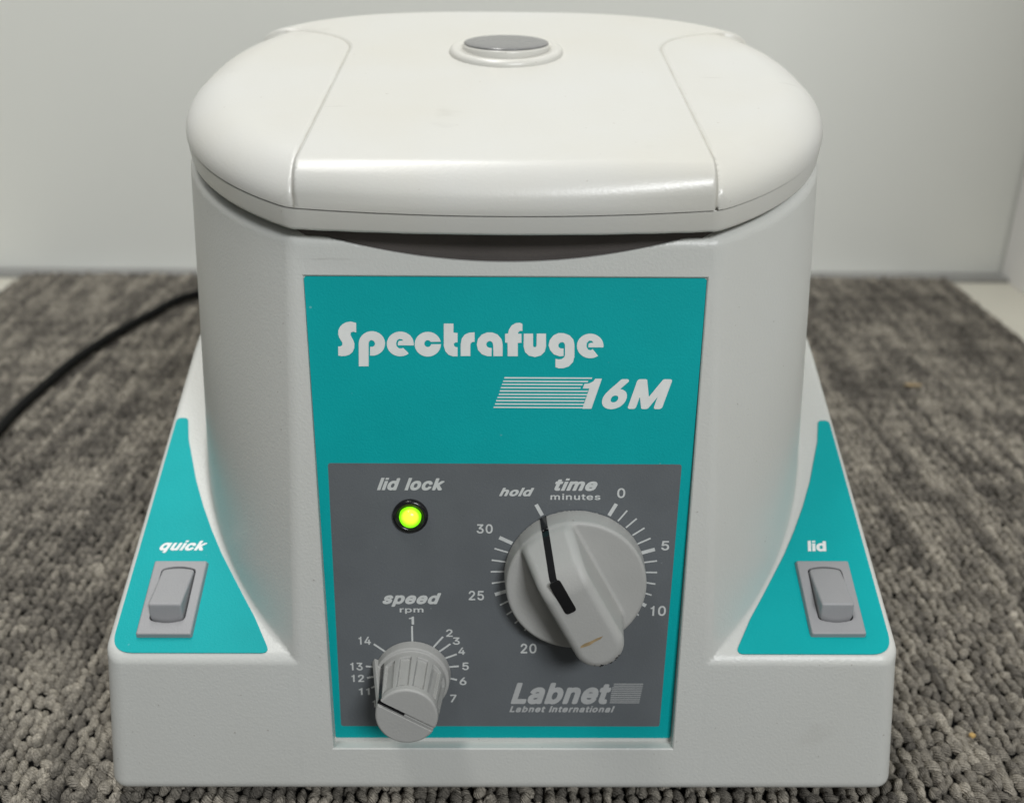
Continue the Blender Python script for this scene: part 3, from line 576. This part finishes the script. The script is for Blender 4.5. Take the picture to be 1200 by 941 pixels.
def lid_band(P):
    x, y, z = P[:, 0], P[:, 1], P[:, 2]
    d, fr = outline(x, y, 1.0, -.0002)
    o = rmax(d, fr, .0012)
    o = o + .0004*np.clip((seam(x) - z)/.006, 0, 1)**2
    q = rmax(o, .0036 - z, .0009)
    return np.maximum(q, z - seam(x) + .00022)
def band_side(P):
    d, fr = outline(P[:, 0], P[:, 1], 1.0, -.0002)
    return rmax(d, fr, .0012) + .0004*np.clip((seam(P[:, 0]) - P[:, 2])/.006, 0, 1)**2
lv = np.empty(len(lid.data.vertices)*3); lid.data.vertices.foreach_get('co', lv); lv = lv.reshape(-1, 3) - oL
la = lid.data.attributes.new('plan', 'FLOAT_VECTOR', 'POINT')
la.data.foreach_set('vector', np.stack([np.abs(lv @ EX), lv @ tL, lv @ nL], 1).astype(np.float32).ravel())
# grime caught in the groove of the lid
nt = M['lid'].node_tree; N = nt.nodes; L = nt.links
def mth(op, a, b=None, c=None):
    n = N.new("ShaderNodeMath"); n.operation = op
    for i, v in enumerate((a, b, c)):
        if v is None: continue
        if isinstance(v, (int, float)): n.inputs[i].default_value = v
        else: L.new(v, n.inputs[i])
    return n.outputs[0]
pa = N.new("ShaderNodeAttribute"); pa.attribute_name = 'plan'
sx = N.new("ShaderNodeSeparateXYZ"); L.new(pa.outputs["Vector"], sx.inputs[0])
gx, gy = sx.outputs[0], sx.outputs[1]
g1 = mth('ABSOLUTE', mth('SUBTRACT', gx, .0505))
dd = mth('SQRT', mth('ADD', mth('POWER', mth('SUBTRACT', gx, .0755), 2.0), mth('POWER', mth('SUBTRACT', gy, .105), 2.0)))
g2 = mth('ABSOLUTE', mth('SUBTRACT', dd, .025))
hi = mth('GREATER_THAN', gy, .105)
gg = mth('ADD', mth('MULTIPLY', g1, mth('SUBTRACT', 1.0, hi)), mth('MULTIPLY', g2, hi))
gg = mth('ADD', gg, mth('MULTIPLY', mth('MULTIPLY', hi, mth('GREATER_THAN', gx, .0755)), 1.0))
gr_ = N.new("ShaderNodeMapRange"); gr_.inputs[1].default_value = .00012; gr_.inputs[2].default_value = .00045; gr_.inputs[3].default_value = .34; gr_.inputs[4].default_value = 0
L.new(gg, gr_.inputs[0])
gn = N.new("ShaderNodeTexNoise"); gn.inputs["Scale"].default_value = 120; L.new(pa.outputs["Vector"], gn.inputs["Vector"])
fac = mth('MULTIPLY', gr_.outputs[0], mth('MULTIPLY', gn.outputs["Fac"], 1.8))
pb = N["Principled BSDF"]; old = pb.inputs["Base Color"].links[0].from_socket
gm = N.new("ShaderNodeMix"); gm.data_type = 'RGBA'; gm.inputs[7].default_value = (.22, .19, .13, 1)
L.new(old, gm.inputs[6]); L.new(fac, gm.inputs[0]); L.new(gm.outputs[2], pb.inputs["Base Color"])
sdf_mesh('lower_band', lid_band, (-.102, -.012, .001), (.102, .170, .0125), .0008, 'lid', lid, LID,
         creases=[(band_side, lambda P: P[:, 2] - seam(P[:, 0]) + .00022)])
def seal(P):
    x, y, z = P[:, 0], P[:, 1], P[:, 2]
    d, fr = outline(x, y, 0.0, -.0065, 0)
    o = np.maximum(d, fr - .0025)
    return np.maximum(np.maximum(o, z - .0094), -.009 - z)
sdf_mesh('seal', seal, (-.098, -.004, -.012), (.098, .170, .012), .0012, 'gasket', lid, LID)
BT = shifted(LID, .0002, .1015, .0198)
ring_p = [(.0135, -.0005), (.0135, .0016)] + [(.0163 + .0019*math.sin(a), .0001 + .0018*math.cos(a)) for a in np.linspace(-.6, math.pi/2, 10)] + [(.0184, -.0008)]
lathe('button_ring', ring_p, BT, 'lid', lid, 96)
ct, st_ = math.cos(math.radians(4.5)), math.sin(math.radians(4.5))
BC = (BT[0] - BT[3]*.0001, BT[1], BT[2]*ct - BT[3]*st_, BT[3]*ct + BT[2]*st_)
lathe('button', [(.0, .0030), (.0128, .0030), (.0136, .0027), (.0139, .0022), (.0139, -.0012)], BC, 'lid', lid, 96)
lathe('button_cap', [(.0, .0036), (.0100, .0036), (.0125, .00345), (.0134, .0032), (.0135, .0029), (0, .0028)], BC, 'cap', lid, 96)

# ---- front panel
panel = slab('front_panel', round_poly([(-.0486, .0002), (.0489, .0002), (.05055, .13585), (-.05015, .13585)], .0007, 4), PANEL, 0.0, .0004, 'teal', root)
slab('grey_field', round_poly([(-.0468, .0042), (.0455, .0042), (.0472, .0859), (-.0466, .0859)], .0008, 4), PANEL, .0004, .00044, 'grey', panel)
INK = .00050

GLYPHS = [
[(-37.55,124.04),(-37.65,121.58),(-37.88,121.58),(-38.47,121.78),(-39.02,121.47),(-39.11,120.85),(-38.84,120.24),(-38.47,119.52),(-38.2,118.6),(-38.31,117.46),(-38.79,116.42),(-39.62,115.68),(-40.64,115.36),(-41.65,115.29),(-42.48,115.45),(-42.37,117.84),(-41.83,117.88),(-41.36,118.16),(-41.25,118.78),(-41.57,119.39),(-42.03,120.21),(-42.23,121.03),(-42.14,122.06),(-41.7,122.98),(-40.98,123.7),(-40.06,124.18),(-38.96,124.39)],
[(-37.34,112.61),(-34.82,112.64),(-34.61,118.63),(-34.49,119.14),(-34.18,119.5),(-33.71,119.56),(-33.19,119.26),(-32.95,118.64),(-33.17,118.08),(-33.64,117.81),(-34.24,117.8),(-34.38,115.48),(-33.29,115.47),(-32.52,115.71),(-31.81,116.11),(-31.22,116.65),(-30.77,117.32),(-30.5,118.05),(-30.41,118.82),(-30.51,119.58),(-30.79,120.29),(-31.24,120.91),(-31.84,121.4),(-32.54,121.73),(-33.32,121.89),(-34.11,121.87),(-34.89,121.67),(-35.6,121.3),(-36.22,120.78),(-36.69,120.14),(-37.0,119.41),(-37.12,118.65)],
[(-23.15,118.22),(-23.12,118.89),(-23.23,119.53),(-23.48,120.14),(-23.85,120.69),(-24.34,121.15),(-24.91,121.5),(-25.55,121.73),(-26.23,121.84),(-26.93,121.81),(-27.61,121.65),(-28.24,121.37),(-28.81,120.97),(-29.29,120.47),(-29.65,119.9),(-29.89,119.27),(-29.99,118.62),(-29.95,117.96),(-29.77,117.32),(-29.46,116.74),(-29.03,116.23),(-28.49,115.82),(-27.88,115.53),(-27.21,115.36),(-26.51,115.32),(-25.82,115.42),(-25.15,115.65),(-24.55,116.0),(-24.57,116.23),(-25.84,117.57),(-26.35,117.4),(-26.94,117.45),(-27.49,117.97),(-27.61,118.69),(-27.39,119.51),(-26.78,119.93),(-26.08,119.83),(-25.79,119.47),(-26.29,119.46),(-26.89,119.37),(-27.15,118.9),(-27.16,118.22)],
[(-16.24,119.21),(-16.46,119.91),(-16.83,120.54),(-17.34,121.07),(-17.96,121.47),(-18.66,121.72),(-19.4,121.81),(-20.16,121.74),(-20.88,121.51),(-21.53,121.13),(-22.09,120.62),(-22.51,120.01),(-22.79,119.32),(-22.9,118.59),(-22.85,117.85),(-22.62,117.16),(-22.24,116.53),(-21.72,116.0),(-21.09,115.61),(-20.39,115.36),(-19.63,115.28),(-18.88,115.36),(-18.16,115.61),(-17.51,116.01),(-16.96,116.53),(-16.55,117.16),(-16.28,117.86),(-16.19,118.59),(-18.74,118.57),(-18.69,118.57),(-18.81,118.26),(-19.03,118.01),(-19.32,117.85),(-19.64,117.82),(-19.95,117.91),(-20.2,118.11),(-20.37,118.39),(-20.42,118.72),(-20.35,119.05),(-20.17,119.33),(-19.9,119.53),(-19.59,119.62),(-19.27,119.58),(-18.99,119.43),(-18.78,119.17)],
[(-15.4,123.97),(-12.95,123.99),(-12.98,121.65),(-11.93,121.54),(-11.96,119.08),(-12.52,119.07),(-12.92,118.73),(-12.86,118.17),(-12.43,117.83),(-11.97,117.79),(-11.99,115.39),(-13.21,115.38),(-14.3,115.78),(-15.06,116.68),(-15.48,118.03)],
[(-11.2,115.47),(-11.18,118.52),(-10.88,120.1),(-10.11,121.11),(-9.02,121.64),(-7.61,121.74),(-7.62,119.23),(-8.27,119.18),(-8.65,118.77),(-8.72,118.09),(-8.73,115.49)],
[(-0.48,115.49),(-2.82,115.47),(-2.87,118.25),(-3.05,119.04),(-3.48,119.44),(-3.92,119.48),(-4.46,119.14),(-4.68,118.58),(-4.42,117.95),(-3.81,117.68),(-3.26,117.64),(-3.3,115.47),(-4.35,115.46),(-5.77,115.97),(-6.76,117.09),(-7.08,118.56),(-6.75,120.02),(-5.77,121.15),(-4.46,121.72),(-3.16,121.73),(-1.75,121.19),(-0.76,119.96),(-0.47,118.61)],
[(0.81,115.48),(0.78,119.03),(0.15,119.1),(0.13,121.41),(0.89,121.46),(1.11,122.5),(1.81,123.6),(2.86,124.21),(3.85,124.29),(4.51,123.98),(4.53,122.17),(3.87,122.17),(3.43,121.73),(3.48,121.44),(4.3,121.39),(4.32,119.06),(3.38,119.0),(3.41,115.5)],
[(4.89,121.45),(7.24,121.47),(7.29,118.3),(7.46,117.94),(8.0,117.94),(8.16,118.31),(8.18,121.48),(10.53,121.5),(10.6,118.09),(10.27,116.74),(9.34,115.75),(7.8,115.29),(6.26,115.65),(5.3,116.57),(4.88,118.04)],
[(15.14,115.63),(14.08,115.52),(12.65,116.02),(11.68,117.12),(11.23,118.46),(11.51,119.8),(12.43,121.03),(13.71,121.65),(15.12,121.61),(16.55,121.06),(17.52,119.98),(17.84,118.64),(17.92,115.45),(17.56,113.97),(16.52,112.85),(15.1,112.34),(13.91,112.33),(13.12,112.65),(13.07,114.87),(13.86,114.68),(14.69,114.81),(15.32,115.31),(15.49,115.93),(15.43,118.62),(15.18,119.1),(14.7,119.3),(14.12,119.14),(13.73,118.6),(13.79,117.99),(14.27,117.63),(15.1,117.59)],
[(25.27,117.94),(25.26,118.6),(25.12,119.25),(24.84,119.85),(24.44,120.39),(23.93,120.85),(23.34,121.2),(22.7,121.43),(22.02,121.54),(21.33,121.51),(20.67,121.35),(20.05,121.07),(19.52,120.68),(19.07,120.18),(18.74,119.61),(18.54,118.99),(18.48,118.33),(18.56,117.68),(18.77,117.04),(19.11,116.46),(19.57,115.96),(20.12,115.55),(20.75,115.26),(21.42,115.09),(22.11,115.05),(22.8,115.15),(23.44,115.38),(24.02,115.72),(23.96,115.7),(22.55,117.46),(21.97,117.16),(21.37,117.33),(20.95,118.06),(20.96,119.03),(21.53,119.7),(22.24,119.65),(22.68,119.12),(22.02,119.12),(21.51,118.92),(21.41,118.48),(21.42,117.94)]]

# printed words on the front panel (boxes in mm: x0, x1, bottom, top)
for g in GLYPHS:
    n = len(g)
    pymesh('lettering', [on(PANEL, a/1000, b/1000, INK) for a, b in g], [list(range(n))], 'ink_bright', panel)
text_sheet('16M', (20.3, 43.3, 101.3, 109.6), PANEL, INK, 'ink_bright', panel, HEAVY, .27, .93)
text_sheet('lid lock', (-33.9, -15.8, 78.2, 81.8), PANEL, INK, 'ink', panel, HEAVY, .33, .97)
text_sheet('hold', (-1.26, 8.12, 76.6, 79.1), PANEL, INK, 'ink', panel, HEAVY, .36, .97)
text_sheet('time', (13.5, 25.0, 78.2, 81.8), PANEL, INK, 'ink', panel, HEAVY, .33, .97)
text_sheet('minutes', (12.5, 25.9, 75.6, 77.4), PANEL, INK, 'ink', panel, MEDIUM, 0, 1.05)
text_sheet('speed', (-33.5, -17.2, 43.2, 47.5), PANEL, INK, 'ink', panel, HEAVY, .33, .97)
text_sheet('rpm', (-28.8, -22.2, 41.0, 42.7), PANEL, INK, 'ink', panel, MEDIUM, 0)
for w, b in (('0', (30.37, 32.52, 76.2, 79.07)), ('30', (-7.3, -2.95, 65.61, 68.4)), ('5', (43.02, 45.18, 60.73, 63.56)),
             ('25', (-9.59, -5.35, 45.25, 48.23)), ('10', (41.04, 45.35, 40.53, 43.65)), ('20', (4.95, 9.44, 28.44, 31.59)),
             ('1', (-26.3, -24.9, 37.6, 40.1)), ('2', (-16.01, -14.14, 33.73, 36.1)), ('3', (-14.17, -12.15, 31.2, 33.53)),
             ('4', (-12.66, -10.73, 27.99, 30.31)), ('5', (-11.56, -9.7, 22.96, 25.44)), ('6', (-12.38, -10.4, 18.02, 20.56)),
             ('7', (-15.15, -13.3, 12.3, 14.87)), ('14', (-40.64, -37.16, 31.15, 33.7)), ('13', (-43.28, -39.78, 22.8, 25.31)),
             ('12', (-43.12, -39.54, 19.01, 21.4)), ('11', (-41.17, -38.11, 14.71, 16.99)), ('10', (-37.4, -34.0, 10.6, 13.0))):
    text_sheet(w, b, PANEL, INK, 'ink', panel, MEDIUM, 0)
text_sheet('Labnet', (2.26, 31.02, 11.7, 18.85), PANEL, INK, 'ink_label', panel, HEAVY, .30, .95)
text_sheet('Labnet International', (1.9, 32.3, 9.0, 11.1), PANEL, INK, 'ink_label', panel, HEAVY, .30, 1.06)
# stripes beside the names
for (xa, xb, y) in ((0, 22.6, 109.7), (-.3, 21.6, 108.8), (-.6, 20.2, 107.95), (-.9, 19.7, 107.05), (-1.15, 21.6, 106.15), (-1.4, 21.5, 105.25),
                    (-1.75, 21.1, 104.4), (-2.1, 20.8, 103.5), (-2.4, 20.7, 102.6), (-2.75, 20.4, 101.7)):
    slab('stripe', [(xa/1000 - .00006, y/1000 - .00017), (xb/1000 - .00006, y/1000 - .00017), (xb/1000 + .00006, y/1000 + .00017), (xa/1000 + .00006, y/1000 + .00017)], PANEL, .00043, INK, 'ink_bright', panel)
for k in range(11):
    y = 18.45 - k*.62; xa = 31.35 - k*.062 + .35*(k in (0, 1)); xb = 40.1 - k*.085
    slab('stripe', [(xa/1000, y/1000 - .00016), (xb/1000, y/1000 - .00016), (xb/1000 + .00004, y/1000 + .00016), (xa/1000 + .00004, y/1000 + .00016)], PANEL, .00043, INK, 'ink_dim', panel)

def tick(a0, b0, a1, b1, w):
    d = np.array([a1 - a0, b1 - b0]); d /= np.linalg.norm(d); n = np.array([-d[1], d[0]])*w/2
    pts = [(a0 + n[0], b0 + n[1]), (a0 - n[0], b0 - n[1]), (a1 - n[0], b1 - n[1]), (a1 + n[0], b1 + n[1])]
    slab('tick_mark', [(a/1000, b/1000) for a, b in pts], PANEL, .00043, INK, 'ink', panel)
TC = (19.4, 54.3)
for mnt in range(0, 31):
    an = math.radians(28.3 + mnt*8.93)
    big = mnt % 5 == 0
    ro, ri = (22.9, 19.0)
    if not big: ro = 22.9
    tick(TC[0] + ro*math.sin(an), TC[1] + ro*math.cos(an), TC[0] + ri*math.sin(an), TC[1] + ri*math.cos(an), 1.0 if big else .42)
an = math.radians(-28.3)
tick(TC[0] + 22.6*math.sin(an), TC[1] + 22.6*math.cos(an), TC[0] + 19*math.sin(an), TC[1] + 19*math.cos(an), 1.0)
for a, b in ((-25.5, 37.1), (-16.9, 33.7), (-14.84, 31.4), (-13.1, 28.1), (-12.55, 24.2), (-13.1, 19.7), (-36.4, 31.3), (-38.9, 24.1), (-38.7, 20.3), (-37.6, 17.0)):
    c = np.array([-25.6, 23.0]); v = np.array([a, b]) - c; v /= np.linalg.norm(v)
    q = c + v*9.0
    tick(a, b, q[0], q[1], .5)

# ---- indicator light
LF = shifted(PANEL, -.0251, .0709, .00044)
led = lathe('indicator_light', [(.0031, .0004), (.0031, .0013)] + [(.0040 + .0008*math.sin(t), .0007 + .0008*math.cos(t)) for t in np.linspace(-.9, math.pi/2, 8)] + [(.0048, -.0002)], LF, 'black', root, 48)
lathe('lens', [(.0028*math.sin(t), .0016 + .0020*math.cos(t)) for t in np.linspace(0, math.pi/2, 12)] + [(.0029, .0014), (.0029, .0001)], LF, 'led', led, 48)

# ---- timer knob
kx = unit([.879, .477]); 
def rot(frame, c, s):
    o, X, Y, Z = frame
    return (o, X*c + Y*s, -X*s + Y*c, Z)
K1 = rot(shifted(PANEL, .0196, .0533, .00060), math.cos(math.radians(28.5)), math.sin(math.radians(28.5)))
def knob1(P):
    p, a, l = P[:, 0], P[:, 1], P[:, 2]
    fl = rmax(np.sqrt(p*p + a*a) - (.0194 - .07*l), l - .0070, .0009)
    w = .0066 + (.0205 - l)*.075
    side = rmax(np.abs(p + .0003) - w, -a - (.0179 + (.0205 - l)*.03), .0064)
    slope = ((a - .0100)*.0130 + (l - .0205)*.0088)/.0157
    top = rmax(l - .0205 + .0*a, slope, .004)
    h = rmax(side, top, .0023)
    h = rmax(h, np.where(a > 0, np.sqrt(p*p + a*a) - .0188, -.01), .0010)
    return rmax(rmin(fl, h, .0010), -l, .0003)
timer = sdf_mesh('timer_knob', knob1, (-.0205, -.0205, -.001), (.0205, .0205, .022), .00045, 'knob', root, K1)
def drop(f, P2, l0=.024):
    l = np.full(len(P2), l0)
    for _ in range(60):
        l = l - np.maximum(f(np.stack([P2[:, 0], P2[:, 1], l], 1)), 0)*.6
    return l
def ribbon(name, path, w, f, frame, mat, parent, lift=.00012, n=40):
    path = np.array(path); t = np.linspace(0, len(path) - 1, n); i = np.minimum(t.astype(int), len(path) - 2); u = (t - i)[:, None]
    C = path[i]*(1 - u) + path[i + 1]*u
    T = np.gradient(C, axis=0); T /= np.linalg.norm(T, axis=1)[:, None]; Nn = np.stack([-T[:, 1], T[:, 0]], 1)
    rows = [C + Nn*w*k for k in (-.5, -.17, .17, .5)]
    V = []
    for r in rows:
        l = drop(f, r) + lift
        V += [on(frame, q[0], q[1], z) for q, z in zip(r, l)]
    Fc = [[k*n + j, k*n + j + 1, (k+1)*n + j + 1, (k+1)*n + j] for k in range(3) for j in range(n - 1)]
    return pymesh(name, V, Fc, mat, parent, True)
ribbon('pointer_line', [(.0005, .01935), (-.0008, .0150), (-.0021, .0108), (-.0020, .0090)], .0019, knob1, K1, 'black', timer)
pymesh('pointer_line', [on(K1,   .0004 + s*.00095, a, l) for a, l in ((.0197, .0004), (.01935, .0062), (.0192, .0073)) for s in (-1, 1)], [[0, 1, 3, 2], [2, 3, 5, 4]], 'black', timer)
pill = round_poly([(-.0034, .0010), (-.0003, .0010), (-.0003, .0110), (-.0034, .0110)], .0010, 5)
slab('pointer_mark', pill, K1, .0203, .02062, 'black', timer)
st = [(-4.2, -8.8), (-3.0, -8.6), (-1.5, -8.75), (.6, -8.7), (2.2, -8.9), (1.2, -9.4), (-.5, -9.4), (-2.0, -9.7), (-3.6, -9.5), (-4.6, -9.3)]
slab('stain', [(a/1000, b/1000) for a, b in st], K1, .0204, .02054, 'stain', timer)
for k in range(16):
    an = random.uniform(-2.3, -.9); rr = .0062 + random.uniform(-.0012, .0004)
    c = np.array([[ -.0003 + rr*math.cos(an), -.0118 + rr*math.sin(an)]])
    l = drop(knob1, c)[0]; s = random.uniform(.00012, .00032)
    pts = [(c[0, 0] + s*math.cos(t)*random.uniform(.6, 1.4), c[0, 1] + s*math.sin(t)*random.uniform(.6, 1.2)) for t in np.linspace(0, 5.3, 6)]
    o = slab('dirt_speck', pts, shifted(K1, 0, 0, l), -.0003, .00006, 'black', timer)

# ---- speed knob
K2 = shifted(PANEL, -.0256, .0216, .00060)
SD = unit([-.868, .496])
def knob2(P):
    x, y, l = P[:, 0], P[:, 1], P[:, 2]
    r = np.sqrt(x*x + y*y)
    fl = rmax(r - (.0108 - .10*np.maximum(l, 0)), l - .0034, .0005)
    rb = .0096 - (l - .0034)*.078
    body = rmax(r - rb, l - .0200, .0006)
    th = np.arctan2(y, x) + math.radians(7)
    m_ = (np.mod(th, math.pi/6) - math.pi/12)*rb
    pocket = np.maximum(np.maximum(np.abs(m_) - .0016, np.maximum(.0058 - l, l - .0178)), rb - .0009 - r)
    body = rmax(body, -pocket, .0002)
    u = x*SD[0] + y*SD[1]; v = -x*SD[1] + y*SD[0]
    slot = np.maximum(np.abs(v) - .00065, .0186 - l)
    body = rmax(body, -slot, .0001)
    gr = np.maximum(np.maximum(np.abs(v) - .00065, -u), rb - .0009 - r)
    body = rmax(body, -gr, .0001)
    v2 = v - .0016
    fin = rmax(rmax(np.abs(v2) - .0009, u - .0119 + .21*l, .0004), l - .0196, .0005)
    fin = np.maximum(fin, -u + .002)
    k = rmin(rmin(fl, body, .0003), fin, .0002)
    k = rmax(k, -np.maximum(slot, -.1), .0001)
    return rmax(k, -l, .0002)
speed = sdf_mesh('speed_knob', knob2, (-.0125, -.0120, -.001), (.0120, .0125, .0215), .00028, 'knob', root, K2)
KS = rot(K2, SD[0], SD[1])      # local x along the slot
slab('pointer_mark', [(.0006, -.00060), (.0086, -.00060), (.0086, .00060), (.0006, .00060)], KS, .0180, .0192, 'black', speed)
V = []
for l in (.0034, .0192):
    r = .0096 - (l - .0034)*.078 + .00015
    V += [on(KS, r*.985, -.0014, l), on(KS, r, .0002, l)]
pymesh('pointer_line', V, [[0, 1, 3, 2]], 'black', speed)

# ---- side labels and rocker switches
LAB = [(-103.9, 78.5), (-101.3, 71), (-98.2, 62.0), (-94, 52), (-89.4, 42.5), (-84.8, 34), (-80.6, 27.2), (-76, 19.8), (-71.4, 12.6)]
def wing_label(s, name):
    pts = [(-110.2, 1.5), (-109.6, 87.5), (-105.9, 87.5)] + LAB + [(-65.4, 1.5)]
    pts = [(-a*s/1000, b/1000) for a, b in pts]
    pts = round_poly(pts, [.0062, .0018, .0018] + [.010]*9 + [.0016], 8)
    if s > 0: pts = pts[::-1]
    return slab(name, pts, WING, -.0004, .00028, 'teal', root)
wl = wing_label(-1, 'side_label'); wr = wing_label(1, 'side_label')
wl['label'] = 'teal label around the quick switch'; wr['label'] = 'teal label around the lid switch'
text_sheet('quick', (-103.9, -89.9, 34.3, 38.7), WING, .00036, 'ink_wing', wl, HEAVY, .36, .97)
text_sheet('lid', (92.5, 98.6, 35.5, 39.3), WING, .00036, 'ink_wing', wr, HEAVY, .14, .95)

def rplan(P, g):
    u, v = P[:, 0], P[:, 1]
    d = np.abs(u) - (.0047 + g)
    e1 = np.sqrt(u*u + (v - (.0097 + g - .014))**2) - .014
    e2 = np.sqrt(u*u + (v - (-.0081 - g + .014))**2) - .014
    return rmax(rmax(d, e1, .0008), e2, .0008)
def rocker(P):
    v, l = P[:, 1], P[:, 2]
    t1 = (v + .0052)*.295 + (l - .0062)*.955
    t2 = -(v + .0052)*.873 + (l - .0062)*.487
    return rmax(rmax(rplan(P, 0), rmax(t1, t2, .0006), .0006), -.0008 - l, .0002)
def bezel(P):
    d = rmax(np.abs(P[:, 0]) - .00795 + P[:, 2]*.15, np.abs(P[:, 1]) - .01235 + P[:, 2]*.15, .0005)
    d = rmax(d, P[:, 2] - .0016, .0004)
    d = rmax(d, -rplan(P, .00032), .0001)
    return rmax(d, -.0002 - P[:, 2], .0001)
for cx, cy in ((-.0960, .01845), (.0956, .0191)):
    fr = shifted(WING, cx, cy, .00028)
    b = sdf_mesh('rocker_switch', bezel, (-.0088, -.0132, -.0008), (.0088, .0132, .0024), .0003, 'switch', root, fr)
    b['label'] = 'grey rocker switch under the word ' + ('quick' if cx < 0 else 'lid')
    sdf_mesh('rocker', rocker, (-.0056, -.0092, -.0014), (.0056, .0108, .0072), .00035, 'switch', b, fr)
    slab('switch_well', [(-.0055, -.0090), (.0055, -.0090), (.0055, .0105), (-.0055, .0105)], fr, -.0002, .0001, 'black', b)

# ================================================================== CORD AND CRUMBS
def tube(name, pts, r, mat, parent=None, seg=16, sub=10):
    pts = [np.array(p, float) for p in pts]; P = []
    for i in range(len(pts) - 1):
        p0, p1, p2, p3 = pts[max(i-1, 0)], pts[i], pts[i+1], pts[min(i+2, len(pts)-1)]
        for k in range(sub):
            t = k/sub
            P.append(.5*((2*p1) + (-p0+p2)*t + (2*p0-5*p1+4*p2-p3)*t*t + (-p0+3*p1-3*p2+p3)*t**3))
    P.append(pts[-1]); P = np.array(P)
    T = np.gradient(P, axis=0); T /= np.linalg.norm(T, axis=1)[:, None]
    V = []
    for p, t in zip(P, T):
        n = np.cross(t, [0, 0, 1.0]); n /= np.linalg.norm(n); b = np.cross(n, t)
        for k in range(seg):
            a = 2*math.pi*k/seg; V.append(p + r*(n*math.cos(a) + b*math.sin(a)))
    Fc = [[i*seg + k, i*seg + (k+1) % seg, (i+1)*seg + (k+1) % seg, (i+1)*seg + k] for i in range(len(P)-1) for k in range(seg)]
    Fc += [list(range(seg))[::-1], list(range((len(P)-1)*seg, len(P)*seg))]
    o = pymesh(name, V, Fc, mat, parent, True)
    return o
cord = tube('power_cord', [(-0.2062, -0.1374, 0.003), (-0.2392, 0.0585, 0.003), (-0.2508, 0.2274, 0.003), (-0.2521, 0.2601, 0.003), (-0.2507, 0.2886, 0.003), (-0.2485, 0.3189, 0.003), (-0.2418, 0.3552, 0.003),
                    (-0.2294, 0.3975, 0.003), (-0.2140, 0.4364, 0.003), (-0.1753, 0.4606, 0.003), (-0.1134, 0.4348, 0.004), (-0.0500, 0.3400, 0.019), (-0.0100, 0.2800, 0.035), (0.0000, 0.2430, 0.037)], .0027, 'cord')
tag(cord, 'black power cord curving over the carpet left of the machine', 'cord')
plug = box_mesh('plug', (-.011, .2065, .027), (.011, .245, .047), 'cord', cord)
md = plug.modifiers.new('bevel', 'BEVEL'); md.width = .003; md.segments = 3

def crumb(name, loc, s, mat, label, seed):
    r = random.Random(seed)
    bm = bmesh.new(); bmesh.ops.create_icosphere(bm, subdivisions=1, radius=1)
    for v in bm.verts: v.co = Vector((v.co.x*s[0]*r.uniform(.7, 1.2), v.co.y*s[1]*r.uniform(.7, 1.2), v.co.z*s[2]*r.uniform(.7, 1.2)))
    me = bpy.data.meshes.new(name); bm.to_mesh(me); bm.free()
    o = link_mesh(name, me, mat); o.location = loc
    return tag(o, label, 'crumb')
crumb('crumb', (.1491, .0251, .0010), (.0013, .0012, .0008), 'crumb', 'tiny tan crumb on the carpet at the lower right of the machine', 3)
crumb('lint', (.2287, .2984, .0012), (.0052, .0022, .0008), 'stain', 'small brown bit of lint on the carpet far right of the machine', 5)

# the carpet, the counter under it and everything lying on it sit a little below the machine's moulded base
for o in list(COL.objects):
    if o.parent is None and o.type == 'MESH': o.location.z -= .0070
